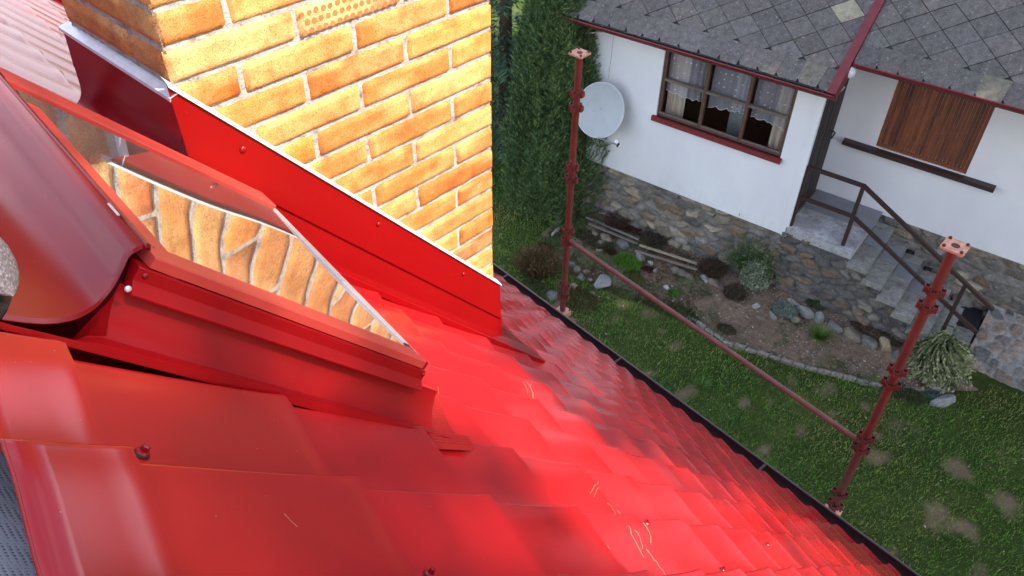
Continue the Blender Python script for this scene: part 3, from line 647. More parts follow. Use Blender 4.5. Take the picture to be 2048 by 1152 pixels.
mb.build("side_casing", "casing_red", roofwin, auto=20)
mb = MB(); solidbox(mb, rp, (1.0835, 0.800, 0.092), (1.0850, 0.852, 0.1055)); mb.build("jamb_end_cap", "maroon_trim", roofwin)
# recessed side flashing and its lip
mb = MB(); P = []
for S in np.linspace(0.40, 1.155, 28):
    t = (S - 0.545) / 0.545; dy = -0.03 * t; cu = max(0, (0.47 - S) / 0.07); wob = 0.004 * math.sin(S * 40) * cu
    yl = 0.764 if S < 0.50 else 0.764 + 0.07 * min(1, (S - 0.50) / 0.035); hl = 1.0 if S > 0.50 else 0.0
    P.append([rp(S, min(y, yl) + dy, (h if y < .775 else h * hl + 0.004 * (1 - hl))) for y, h in [(0.836, 0.062), (0.832, 0.052), (0.820, 0.030), (0.800, 0.008), (0.780, 0.003), (0.770, 0.008 + 0.010 * hl), (0.751, 0.0195 - 0.004 * (1 - hl) + wob), (0.749, 0.008)]])
mb.sheet(np.array(P), 0.001, nR); mb.build("side_flashing", "casing_red", roofwin, auto=35); mb = MB()
mb.sheet(np.array([[rp(S, Y, -0.024) for S in (0.36, 0.8, 1.32)] for Y in (0.60, 0.80, 1.00)]), 0.001, nR)
mb.build("under_tray", "red_flashing", roofwin, auto=35)
# top rail cover
mb = MB(); pr = [(0.5675, 0.092), (0.5675, 0.1035), (0.5690, 0.1055), (0.6000, 0.1050), (0.6015, 0.1035), (0.6015, 0.090)]
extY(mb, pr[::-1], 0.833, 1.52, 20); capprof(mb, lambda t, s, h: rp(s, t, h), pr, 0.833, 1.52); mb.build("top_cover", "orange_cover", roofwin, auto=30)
# far jamb cover, its sunlit inner face turned to the camera
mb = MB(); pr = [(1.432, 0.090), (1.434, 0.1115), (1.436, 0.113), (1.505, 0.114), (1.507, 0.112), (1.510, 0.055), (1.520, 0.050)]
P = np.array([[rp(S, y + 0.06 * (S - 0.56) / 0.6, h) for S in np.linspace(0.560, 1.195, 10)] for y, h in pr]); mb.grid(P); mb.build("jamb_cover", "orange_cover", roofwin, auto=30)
# bottom rail: pale metal edge with rubber seal
mb = MB(); mb2 = MB()
GNL, GFL, GNU, GFU = (1.235, 0.94, 0.064), (1.162, 1.458, 0.110), (0.572, 0.94, 0.060), (0.572, 1.41, 0.110)
def bl(t, ds, h):
    q = [GNL[k] + (GFL[k] - GNL[k]) * t for k in range(3)]; return rp(q[0] + ds, q[1], h - 0.0985 + q[2] + 0.003)
for (d0, d1, h0, h1, m_) in ((0.000, 0.0065, 0.096, 0.0985, mb), (0.0095, 0.014, 0.090, 0.0965, mb), (0.0065, 0.0095, 0.090, 0.094, mb2)):
    V = [bl(t, d, h) for t in (0, 1) for d in (d0, d1) for h in (h0 - 0.01, h1)]
    m_.add(V, [(0, 1, 3, 2), (4, 6, 7, 5), (0, 4, 5, 1), (2, 3, 7, 6), (0, 2, 6, 4), (1, 5, 7, 3)])
mb2.add([bl(t, d, h) for t in (0.03, 0.06) for d in (-0.02, -0.004) for h in (0.0985, 0.101)], [(0, 1, 3, 2), (4, 6, 7, 5), (0, 4, 5, 1), (2, 3, 7, 6), (0, 2, 6, 4), (1, 5, 7, 3)])
mb.build("bottom_rail", "aluminium", roofwin); mb2.build("rubber_seal", "rubber", roofwin)
# glass
mb = MB(); ng = 28
def gp(s_, t_):
    a_ = [GNU[k] + (GFU[k] - GNU[k]) * t_ for k in range(3)]; b_ = [GNL[k] + (GFL[k] - GNL[k]) * t_ for k in range(3)]
    q = [a_[k] + (b_[k] - a_[k]) * s_ for k in range(3)]
    return rp(q[0], q[1], q[2] - 0.0065 * math.sin(math.pi * t_) * (0.6 + 0.4 * math.sin(math.pi * s_)))
P = np.array([[gp(s_, t_) for t_ in np.linspace(0, 1, ng)] for s_ in np.linspace(0, 1, ng)])
mb.sheet(P, 0.004, nR); mb.build("glass", "window_glass", roofwin, auto=30)
mb = MB(); solidbox(mb, rp, (0.57, 0.86, -0.3), (1.13, 1.46, -0.28)); mb.build("dark_backing", "dark_brown_interior", roofwin)  # dark sheet stands in for the unlit room under the glass
# hood: ribbed strip and the cove that sweeps down to the tiles
endc = [(0.566, 0.855, 0.104), (0.561, 0.853, 0.112), (0.553, 0.850, 0.113), (0.5505, 0.848, 0.106), (0.548, 0.846, 0.106), (0.546, 0.844, 0.112), (0.535, 0.838, 0.104), (0.532, 0.836, 0.098), (0.5300, 0.832, 0.094),
        (0.5285, 0.826, 0.082), (0.5250, 0.818, 0.066), (0.5170, 0.808, 0.052), (0.507, 0.798, 0.040), (0.488, 0.788, 0.027), (0.461, 0.781, 0.018), (0.431, 0.777, 0.014), (0.400, 0.775, 0.012), (0.360, 0.775, 0.012), (0.30, 0.775, 0.010)]
def catmull(pts, n=5):
    pts = [np.array(q, float) for q in pts]; out = []
    for i in range(len(pts) - 1):
        a_, b_, c_, d_ = pts[max(i - 1, 0)], pts[i], pts[i + 1], pts[min(i + 2, len(pts) - 1)]
        for k in range(n): t = k / n; out.append(0.5 * (2 * b_ + (c_ - a_) * t + (2 * a_ - 5 * b_ + 4 * c_ - d_) * t * t + (3 * b_ - a_ - 3 * c_ + d_) * t ** 3))
    return out + [pts[-1]]
endc = endc[:7] + catmull([endc[7]] + endc[9:], 5)
P = np.array([[rp(s, y + (1.62 - y) * t, h) for t in np.concatenate([[0, 0.006], np.linspace(0.02, 1, 24)])] for s, y, h in endc])
P[:, 0] -= nR * 0.0035
mb = MB(); mb.sheet(P[::-1], 0.0012, nR); mb.build("hood", "maroon_trim", roofwin, auto=30)
mb = MB(); solidbox(mb, rp, (0.5445, 0.925, 0.1115), (0.5475, 0.958, 0.1135)); mb.build("hood_clip", "galvanised_edge", roofwin)
mb = MB(); q = onplane(256, 578, rp(0, 0.80, 0), np.array([0, 1.0, 0])); dome(q, (0, -1, 0.2), 0.004, mb); mb.build("corner_bracket", "galvanised_edge", roofwin)
for (x, y, hh) in [(281, 541, 0.083), (862 - 12, 752, 0.085), (848, 775, 0.07)]:
    r = toR(onplane(x, y, rp(0, 0, hh), nR)); mb = MB(); yy = 0.826 - 0.03 * (r[0] - .545) / .545; dome(rp(r[0], yy, hh), (0, -1.0, 0), 0.0042, mb); mb.build("casing_screw", "maroon_trim", roofwin, smooth=True)
for (x, y) in [(297, 497), (306, 494)]:
    r = toR(onplane(x, y, rp(0, 0, 0.1055), nR)); mb = MB(); dome(rp(r[0], r[1], 0.1052), nR, 0.0028, mb); mb.build("casing_screw", "orange_cover", roofwin, smooth=True)
# pleated apron under the window
mb = MB(); TLc, TRc, BRc, BLc = (1.16, 0.93), (1.285, 0.90), (1.205, 0.700), (1.078, 0.690)
n1, n2 = 14, 150; P = np.zeros((n1, n2, 3))
for i in range(n1):
    for j in range(n2):
        s = i / (n1 - 1); t = j / (n2 - 1); S = (TLc[0] * (1 - s) + TRc[0] * s) * (1 - t) + (BLc[0] * (1 - s) + BRc[0] * s) * t; Y = (TLc[1] * (1 - s) + TRc[1] * s) * (1 - t) + (BLc[1] * (1 - s) + BRc[1] * s) * t
        P[i, j] = rp(S, Y, max(float(tile_h(S, Y)), float(tile_h(S + 0.03, Y)), -0.006) + 0.010 + 0.0036 * math.sin(j * 2 * math.pi / 5))
mb.sheet(P[::-1], 0.0008, nR); mb.build("pleated_apron", "apron_red", roofwin, smooth=True)

# toe of the photographer's shoe resting on the hood
tip = rp(0.385, 0.775, 0.055); ax = -(CR[:, 0] * 0.92 + CR[:, 1] * -0.12 + np.array([0, 0, 0.1])); ax = ax - nR * (ax @ nR); ax /= np.linalg.norm(ax); sx = np.cross(nR, ax)
tip = onplane(27, 592, rp(0, 0, 0.055), nR)
shoe = thing("shoe", "grey speckled suede shoe toe resting on the window hood at the left edge", "shoe", tip)
mb = MB(); P = []
for k in range(26):
    s = k / 25; L = 0.29 * s; wd = 0.045 * math.sin(min(1, s * 5) * math.pi / 2) ** 0.8 * (1 - 0.18 * s) + 0.0008; ht = 0.036 * math.sin(min(1, s * 4) * math.pi / 2) ** 0.7 * (1 + 0.9 * max(0, s - 0.3)) + 0.0008
    c = tip + ax * L
    P.append([c + sx * wd * math.cos(a) + nR * (ht * math.sin(a) if math.sin(a) > 0 else 0.02 * min(1, s * 8 + .02) * math.sin(a)) for a in np.linspace(0, 2 * math.pi, 24)])
P = np.array(P); mb.grid(P); mb.add(P[-1][:-1], [tuple(range(23))]); mb.build("upper", "grey_suede", shoe, smooth=True)
mb = MB(); P = []
for k in range(20):
    s = k / 19; L = -0.002 + 0.295 * s; wd = 0.048 * math.sin(min(1, s * 5) * math.pi / 2) ** 0.8 * (1 - 0.15 * s) + 0.001
    c = tip + ax * L - nR * 0.022; P.append([c + sx * wd + nR * .008, c - sx * wd + nR * .008, c - sx * wd - nR * .008, c + sx * wd - nR * .008, c + sx * wd + nR * .008])
mb.grid(np.array(P)); mb.build("sole", "rubber", shoe)

# ================================================================== GROUND
BARE = [(1232, 636, .22), (1258, 645, .12), (1322, 664, .13), (1350, 690, .13), (1590, 766, .22), (1605, 858, .2), (1465, 688, .18), (1730, 812, .15), (1758, 872, .15), (1755, 915, .22), (1540, 802, .09), (1665, 822, .1),
        (1998, 905, .15), (1920, 940, .22), (2010, 1000, .42), (1930, 1055, .3), (1862, 1050, .2), (1790, 1110, .35), (1300, 745, .18), (1365, 790, .2), (1240, 742, .2), (1490, 805, .12), (1530, 900, .12), (1870, 1020, .15), (1290, 625, .08), (1090, 480, .1), (1880, 835, .12)]
BP = [(*gpt(x, y)[:2], min(r, .26) * .72) for x, y, r in BARE]
def bareness(x, y):
    o = np.zeros(np.shape(x)); n = vnoise(np.asarray(x) * 3, np.asarray(y) * 3, 21, 4) - 0.5
    for (px, py, r) in BP:
        an_ = np.arctan2(np.asarray(y) - py, np.asarray(x) - px); d = np.hypot(np.asarray(x) - px, (np.asarray(y) - py) * 1.25) / (r * (0.62 + 1.0 * vnoise(np.cos(an_) * 1.6 + px, np.sin(an_) * 1.6 + py, 77, 3))); o = np.maximum(o, np.clip(1.25 - d + n * 2.4, 0, 1) * 0.9)
    o = np.maximum(o, np.clip((vnoise(np.asarray(x) * 1.3, np.asarray(y) * 1.3, 5, 5) - 0.63) * 5, 0, 0.7))
    return o
def spread(lo, hi, step, far, k):
    c = list(np.arange(lo, hi, step)); g = step
    a = []; q = lo
    while q > -far: g *= k; q -= g; a.append(q)
    g = step; b = []; q = c[-1]
    while q < far: g *= k; q += g; b.append(q)
    return np.array(a[::-1] + c + b)
gx_ = spread(2.6, 14, 0.06, 900, 1.35); gy_ = spread(-4.5, 11, 0.06, 900, 1.35)
A, B = np.meshgrid(gx_, gy_, indexing='ij'); Z = (vnoise(A * 2, B * 2, 4, 4) - 0.5) * 0.05 * (np.abs(A) < 20)
bz = bareness(A, B) * ((A < 16) & (B > -7) & (B < 13))
mb = MB(); mb.grid(np.stack([A, B, Z - 0.012 * bz], -1), np.repeat(bz.reshape(-1, 1), 3, 1))
struct(mb.build("lawn", "lawn_ground", smooth=True))
# unseen wooded hillside added behind the neighbour's house to darken tile reflections
azs = np.radians(np.linspace(-30, 47, 150)); rr_ = np.linspace(55, 230, 60); A, B = np.meshgrid(azs, rr_, indexing='ij')
env = np.clip((A - azs[0]) / .35, 0, 1) * np.clip((azs[-1] - A) / .16, 0, 1); env = env * env * (3 - 2 * env)
Z = env * (34 * np.clip((B - 58) / 90, 0, 1) ** .8 + 5.5 * vnoise(A * 30, B * .35, 91, 4) * np.clip((B - 56) / 6, 0, 1)) - 0.3
mb = MB(); mb.grid(np.stack([B * np.cos(A), B * np.sin(A), Z], -1), (np.array([0.030, 0.055, 0.022]) * (0.5 + 1.0 * vnoise(A * 60, B * .6, 93, 4)[..., None])).reshape(-1, 3)); struct(mb.build("added_hills", "foliage", smooth=False))
# grass blades
NB = 330000
gx = RNG.uniform(3.0, 12.5, NB); gy = RNG.uniform(-3.2, 10.5, NB)
ha = gx * aB[0] + gy * aB[1]; hb = gx * nB[0] + gy * nB[1]
rel = np.stack([gx, gy, np.full(NB, -ZC)], 1) @ CR; pxx = 1024 + FPX * rel[:, 0] / rel[:, 2]; pyy = 576 - FPX * rel[:, 1] / rel[:, 2]
vis = (pxx > 900) & (pxx < 2300) & (pyy < 1300) & (pyy > -100)
dens = 1 - bareness(gx, gy); clump = vnoise(gx * 7, gy * 7, 9, 3)
keep = vis & (RNG.random(NB) < np.clip(dens + .22, 0, 1) ** 1.2 * (0.35 + 0.9 * clump)) & ((hb < kerb_b(ha) - 0.02) | (ha < -6.2) | ((ha > 0.8) & (hb < 10.3)))
gx, gy, clump = gx[keep], gy[keep], clump[keep]; n = len(gx)
hgt = RNG.uniform(0.018, 0.05, n) * (0.6 + 0.9 * clump); ang = RNG.uniform(0, 2 * np.pi, n); lean = RNG.uniform(0.1, 0.9, n) * hgt; wd = RNG.uniform(0.003, 0.0065, n)
z0 = (vnoise(gx * 2, gy * 2, 4, 4) - 0.5) * 0.05
ax = np.stack([np.cos(ang), np.sin(ang), 0 * ang], 1); px_ = np.stack([-np.sin(ang), np.cos(ang), 0 * ang], 1); base = np.stack([gx, gy, z0 - .004], 1)
V = np.stack([base - px_ * wd[:, None], base + px_ * wd[:, None], base + ax * (lean * .4)[:, None] + np.array([0, 0, 1]) * (hgt * .6)[:, None] + px_ * (wd * .7)[:, None], base + ax * lean[:, None] + np.array([0, 0, 1]) * hgt[:, None]], 1)
big = vnoise(gx * 0.9, gy * 0.9, 30, 4); yel = np.clip((big - 0.45) * 3 + RNG.normal(0, .25, n), 0, 1)[:, None]
col = (1 - yel) * np.array([0.115, 0.235, 0.034]) + yel * np.array([0.26, 0.29, 0.078]); col = col * RNG.uniform(0.6, 1.35, (n, 1)); dry = RNG.random(n) < 0.06; col[dry] = (0.32, 0.27, 0.15)
mb = MB(); mb.add(V.reshape(-1, 3), [tuple(q) for q in (np.arange(n)[:, None] * 4 + np.array([0, 1, 2, 3])).tolist()], np.repeat(col, 4, 0))
o = mb.build("grass", "grass_blade"); o["kind"] = "stuff"; o["label"] = "short patchy green lawn grass between the red house and the rockery"; o["category"] = "grass"

mb = MB(); n = 900; gx = RNG.uniform(3.6, 11, n); gy = RNG.uniform(-2.5, 9, n); hb = gx * nB[0] + gy * nB[1]; ha = gx * aB[0] + gy * aB[1]; k_ = hb < kerb_b(ha) - .1; gx, gy = gx[k_], gy[k_]; n = len(gx)
P = np.stack([gx, gy, np.full(n, .03)], 1); D = RNG.normal(size=(n, 3)) * np.array([1, 1, .25]); D /= np.linalg.norm(D, axis=1, keepdims=True); S_ = np.cross(D, np.tile([0, 0, 1.0], (n, 1))) * .5; q_ = RNG.uniform(.012, .035, n)[:, None]
V = np.stack([P, P + D * q_ * .5 + S_ * q_ * .6, P + D * q_, P + D * q_ * .5 - S_ * q_ * .6], 1); sel = RNG.random(n); col = np.where(sel[:, None] < .45, np.array([0.24, 0.16, 0.08]), np.where(sel[:, None] < .8, np.array([0.16, 0.30, 0.06]), np.array([0.5, 0.5, 0.42]))) * RNG.uniform(.7, 1.2, (n, 1))
mb.add(V.reshape(-1, 3), (np.arange(n)[:, None] * 4 + np.array([0, 1, 2, 3])).tolist(), np.repeat(col, 4, 0)); o = mb.build("leaf_litter", "grass_blade"); o["kind"] = "stuff"; o["label"] = "dry leaves and clover flecks scattered in the lawn"; o["category"] = "leaf litter"
# planting bed
aa = np.linspace(-6.3, 0.75, 190); P = []
for a in aa:
    kb = float(kerb_b(a)); bs = np.linspace(kb, 10.03, 34); gz_ = ground_z(a, bs); rough = (vnoise(a * 5 + 0 * bs, bs * 5, 6, 5) - 0.5) * 0.07 + (vnoise(a * 25 + 0 * bs, bs * 25, 16, 3) - 0.5) * 0.02
    P.append([np.append((aB * a + nB * b)[:2], max(-0.02, g_ + r_ + 0.012)) for b, g_, r_ in zip(bs, gz_, rough)])
P = np.array(P); q = vnoise(P[..., 0] * 2.2, P[..., 1] * 2.2, 33, 4); col = np.array([0.19, 0.135, 0.095]) * (0.75 + 0.6 * q[..., None])
gr = np.clip((0.30 - (np.linspace(0, 1, 190)[:, None] - 0.0)) * 3, 0, 0.8)[..., None] * (vnoise(P[..., 0] * 3, P[..., 1] * 3, 41, 3)[..., None] > 0.45)
col = col * (1 - gr) + np.array([0.05, 0.06, 0.025]) * gr
mb = MB(); mb.grid(P, col.reshape(-1, 3)); struct(mb.build("soil_bed", "bed_soil", smooth=True))

# ------------------------------------------------------------------ rubble stone sheets
def rubble(mb, f, u0, u1, z0, z1, cu=0.27, cz=0.135, res=0.014, seed=1, pal=None, mcol=(0.185, 0.172, 0.15), depth=0.048, topfn=None):
    nu = int((u1 - u0) / res) + 2; nz = int((z1 - z0) / res) + 2
    A, B = np.meshgrid(np.linspace(u0, u1, nu), np.linspace(z0, z1, nz), indexing='ij')
    wa = A + (vnoise(A * 6, B * 6, seed, 3) - .5) * 0.12; wb = B + (vnoise(A * 6 + 40, B * 6, seed + 3, 3) - .5) * 0.07
    gi = np.floor(wa / cu).astype(int); gj = np.floor(wb / cz).astype(int)
    def h2(i, j, k):
        n = (i * 73856093 ^ j * 19349663 ^ (k + seed) * 83492791) & 0x7FFFFFFF; n = ((n ^ (n >> 13)) * 1274126177) & 0x7FFFFFFF; return ((n >> 7) & 0xFFFF) / 65535.0
    F1 = np.full(A.shape, 9.0); F2 = np.full(A.shape, 9.0); I1 = np.zeros(A.shape, int); J1 = np.zeros(A.shape, int)
    for di in (-2, -1, 0, 1, 2):
        for dj in (-2, -1, 0, 1, 2):
            ci = gi + di; cj = gj + dj
            cx = (ci + 0.5 + (h2(ci, cj, 1) - .5) * 0.85 + 0.5 * (cj % 2)) * cu; cy = (cj + 0.5 + (h2(ci, cj, 2) - .5) * 0.6) * cz
            sw = 0.75 + 0.6 * h2(ci, cj, 5)
            d = np.sqrt(((wa - cx) / cu) ** 2 + ((wb - cy) / cz) ** 2) / sw
            m1 = d < F1; F2 = np.where(m1, F1, np.minimum(F2, d)); I1 = np.where(m1, ci, I1); J1 = np.where(m1, cj, J1); F1 = np.where(m1, d, F1)
    e = F2 - F1; st = np.clip((e - 0.10) / 0.22, 0, 1); st = st * st * (3 - 2 * st)
    rnd = h2(I1, J1, 7); rnd2 = h2(I1, J1, 9); prot = 0.4 + 0.9 * h2(I1, J1, 11)
    o = depth * (st * prot - 0.3) + (vnoise(A * 40, B * 40, seed + 9, 3) - .5) * 0.012 + st * (vnoise(A * 14, B * 20, seed + 19, 3) - .5) * 0.03
    pal = np.array(pal or [(0.17, 0.15, 0.12), (0.22, 0.19, 0.145), (0.13, 0.12, 0.11), (0.27, 0.23, 0.17), (0.19, 0.175, 0.16), (0.20, 0.140, 0.090)])
    pc = pal[np.clip((rnd * len(pal)).astype(int), 0, len(pal) - 1)] * (0.7 + 0.7 * rnd2[..., None])
    layer = vnoise(A * 6, B * 60 + A * 8, seed + 5, 2)[..., None]; pc = pc * (0.75 + 0.5 * layer)
    mc = np.array(mcol) * (0.75 + 0.5 * vnoise(A * 9, B * 9, seed + 2, 3)[..., None])
    c = mc * (1 - st[..., None]) + pc * st[..., None]
    P = np.array([[f(A[i, j], B[i, j], o[i, j]) for j in range(nz)] for i in range(nu)])
    mb.grid(P, c.reshape(-1, 3))

# ================================================================== WHITE NEIGHBOUR HOUSE
nh = thing("white_house", "white plastered house with grey slate roof and rubble stone base", "house", (*hw(-2.5, 12.5, GZ)[:2], 0))
ZT = -7.06; ZE = -4.55
mb = MB()
# front wall with window opening, recessed right wall, body
WL, WR, WT, WBm = -4.80, -2.815, -4.72, -5.865
f1 = lambda a, z: hw(a, 10.0, z)
for (a0, a1, z0, z1) in ((-5.98, WL, ZT, -4.3), (WR, -2.5, ZT, -4.3), (WL, WR, ZT, WBm), (WL, WR, WT, -4.3)):
    solidbox(mb, hw, (a0, 10.0, z0), (a1, 10.16, z1))
solidbox(mb, hw, (-5.98, 10.16, -8.3), (-5.80, 14.0, -4.35)); 
mb.build("wall", "plaster", nh)
mb = MB(); solidbox(mb, hw, (-2.5, 11.22, -6.93), (-1.875, 11.40, -4.0)); solidbox(mb, hw, (-1.875, 11.22, -6.93), (-0.64, 11.40, -5.90)); solidbox(mb, hw, (-0.64, 11.22, -6.93), (6.5, 11.40, -4.0)); solidbox(mb, hw, (-1.875, 11.22, -4.80), (-0.64, 11.40, -4.0)); solidbox(mb, hw, (6.3, 11.4, -8.3), (6.5, 16.0, -3.3)); solidbox(mb, hw, (-5.98, 16.0, -8.3), (6.5, 16.2, -3.3))
mb.build("wall", "plaster", nh)
# plinth band under the plaster edge
mb = MB(); rubble(mb, lambda u, z, o: hw(u, 10.035 - o, z), -6.3, -2.46, -8.55, ZT, seed=3); rubble(mb, lambda u, z, o: hw(-5.97 - o, u, z), 10.0, 13.0, -8.55, ZT, seed=8, res=0.05)
mb.build("stone_base", "rubble_stone", nh, smooth=True)
mb = MB(); rubble(mb, lambda u, z, o: hw(u, 11.25 - o, z), -2.5, 3.4, -8.5, -6.93, seed=5, cu=0.33, cz=0.15); rubble(mb, lambda u, z, o: hw(u, 11.25 - o, z), 3.4, 6.45, -8.5, -6.93, seed=5, cu=0.33, cz=0.15, res=.04); mb.build("stone_base", "rubble_stone", nh, smooth=True)
mb = MB(); rubble(mb, lambda u, z, o: hw(u, 11.22 - (z) * 0.86 - o * 0.5, -7.72 - z * 0.68 + o), 0.38, 3.4, 0.0, 0.94, seed=12, cu=0.20, cz=0.16, depth=0.014, pal=[(0.22, 0.17, 0.14), (0.26, 0.20, 0.16), (0.16, 0.13, 0.12), (0.12, 0.12, 0.12)], mcol=(0.27, 0.26, 0.25))
P = [hw(0.38, 11.22, -7.72), hw(0.38, 10.41, -8.36), hw(0.38, 11.22, -8.4)]; mb.add(P, [(0, 1, 2)], (0.15, 0.14, 0.13)); mb.build("footing", "rubble_stone", nh, smooth=True)
# crack in the plaster
mb = MB(); pts = [onplane(1228, 67, hw(0, 9.9995, 0), nB)]
for k in range(1, 14): x = 1228 - 11.5 * k / 13 + random.uniform(-.5, .5); pts.append(onplane(x, 67 + 91 * k / 13, hw(0, 9.9995, 0), nB))
mb.tube(pts, 0.0022, 4, cap=False); mb.build("wall_crack", "rubber", nh)
# interior box behind the window
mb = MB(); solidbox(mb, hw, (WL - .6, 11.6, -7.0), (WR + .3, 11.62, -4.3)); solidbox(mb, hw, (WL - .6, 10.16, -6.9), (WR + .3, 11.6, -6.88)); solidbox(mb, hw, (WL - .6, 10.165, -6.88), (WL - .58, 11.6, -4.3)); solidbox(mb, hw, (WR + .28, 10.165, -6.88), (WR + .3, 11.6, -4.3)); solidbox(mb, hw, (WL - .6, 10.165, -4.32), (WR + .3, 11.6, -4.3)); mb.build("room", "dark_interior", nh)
mb = MB(); solidbox(mb, hw, (-3.85, 10.5, -6.3), (-3.62, 10.52, -4.9)); mb.build("room_door", "grey_arm", nh)
# window
wf = MB(); fw = 0.045
def fr_box(mb, a0, a1, z0, z1, b0=10.03, b1=10.09): solidbox(mb, hw, (a0, b0, z0), (a1, b1, z1))
am = [WL, -4.10, -3.455, WR]; ZTR = -5.27
fr_box(wf, WL, WR, WBm, WBm + 0.05); fr_box(wf, WL, WR, WT - 0.05, WT)
for a in (WL + .025, WR - .025): fr_box(wf, a - .025, a + .025, WBm + .05, WT - .05, 10.028)
window = wf.build("window", "window_wood", nh)
for a in am[1:3]: mb = MB(); fr_box(mb, a - .024, a + .024, WBm + .05, WT - .05, 10.02, 10.085); mb.build("mullion", "window_wood", window)
for k in range(3):
    mb = MB(); fr_box(mb, am[k] + (.05 if k == 0 else .024), am[k + 1] - (.05 if k == 2 else .024), ZTR - .018, ZTR + .018, 10.015, 10.08); mb.build("transom", "window_wood_grey", window)
    mb = MB(); fr_box(mb, am[k] + .03, am[k + 1] - .03, WBm + .05, WBm + .075, 10.01, 10.03); mb.build("bottom_bead", "window_wood_grey", window)
mb = MB(); solidbox(mb, hw, (WL, 10.055, WBm + .05), (WR, 10.059, WT - .05)); mb.build("glass", "pane", window)
mb = MB(); solidbox(mb, hw, (WL - .05, 9.95, WBm - .055), (WR + .03, 10.06, WBm)); solidbox(mb, hw, (WL - .05, 9.945, WBm - .075), (WR + .03, 9.965, WBm - .01)); mb.build("sill", "sill_paint", window)
# lace curtains with a scalloped hem, one per bay
for k in range(3):
    a0, a1 = am[k] + .03, am[k + 1] - .03; nu, nz = 90, 20; drop = -5.50
    A, Tt = np.meshgrid(np.linspace(a0, a1, nu), np.linspace(0, 1, nz), indexing='ij')
    sc_ = 0.028 * np.abs(np.sin((A - a0) * 2 * np.pi / 0.17 * 0.5 + k)) + 0.03 * np.sin((A - a0) * 5 + k * 2)
    Zb = drop + 0.02 * (k == 0) - sc_; Z = (WT) * (1 - Tt) + Zb * Tt
    Bb = 10.17 + 0.018 * np.sin(A * 55 + 3 * np.sin(A * 9 + k)) * (0.5 + 0.6 * Tt)
    P = np.array([[hw(A[i, j], Bb[i, j], Z[i, j]) for j in range(nz)] for i in range(nu)])
    mb = MB(); mb.grid(P); o = mb.build("lace_curtain", "lace", window, smooth=True)
    uvl = o.data.uv_layers.new(name="UVMap"); co = np.stack([A, Z], -1).reshape(-1, 2)
    li = np.zeros(len(o.data.loops), np.int32); o.data.loops.foreach_get("vertex_index", li); uvl.data.foreach_set("uv", co[li].ravel())
    mb = MB(); mb.tube([hw(A[i, -1], Bb[i, -1], Z[i, -1]) for i in range(0, nu, 2)], 0.004, 5); mb.build("curtain_hem", "white_plastic", o)
for (a0, a1) in ((-4.76, -4.47), (-3.10, -2.86)):
    nu = 40; P = np.array([[hw(a, 10.22 + 0.025 * math.sin(a * 60) + .01 * math.sin(a * 23), z) for z in (-6.2, -4.7)] for a in np.linspace(a0, a1, nu)]); mb = MB(); mb.sheet(P, .003, -nB); mb.build("drape", "beige_curtain", window, smooth=True)
# closed shutter and the dark board under it
mb = MB(); sl = 26
for k in range(sl):
    a0 = -1.875 + (1.235) * k / sl; a1 = -1.875 + 1.235 * (k + 1) / sl - 0.006; c = np.array((0.17, 0.050, 0.018)) * random.uniform(0.6, 1.5)
    solidbox(mb, hw, (a0, 11.245, -5.90), (a1, 11.262, -4.80), c)
sh = mb.build("shutter", "shutter_wood", nh)
mb = MB(); solidbox(mb, hw, (-1.86, 11.23, -5.89), (-0.66, 11.25, -5.84), (0.2, 0.07, 0.03)); mb.build("shutter_rail", "shutter_wood", sh)
mb = MB(); solidbox(mb, hw, (-2.31, 11.10, -5.975), (-0.235, 11.235, -5.915)); mb.build("window_shelf", "brown_rail", nh)
# old dark door in the return wall
mb = MB()
for k in range(8):
    b0 = 10.06 + k * 0.142; solidbox(mb, hw, (-2.545, b0, -6.89), (-2.497 + random.uniform(-.006, .006), b0 + 0.138, -4.45))
solidbox(mb, hw, (-2.56, 10.16, -6.95), (-2.545, 11.22, -4.2))
door = mb.build("door", "old_wood_door", nh)
mb = MB(); solidbox(mb, hw, (-2.60, 10.05, -8.4), (-2.465, 11.30, -6.9)); mb.build("door_sill", "kerb_concrete", nh)
mb = MB(); hq = hw(-2.42, 10.95, -5.755); mb.tube([hw(-2.5, 10.95, -5.74), hw(-2.43, 10.95, -5.74), hw(-2.41, 10.95, -5.75), hw(-2.41, 10.84, -5.79)], 0.012, 6); mb.build("door_handle", "black_plastic", door)
mb = MB(); solidbox(mb, hw, (-2.53, 9.985, ZT), (-2.44, 10.06, -4.45)); mb.build("corner_board", "plaster", nh)
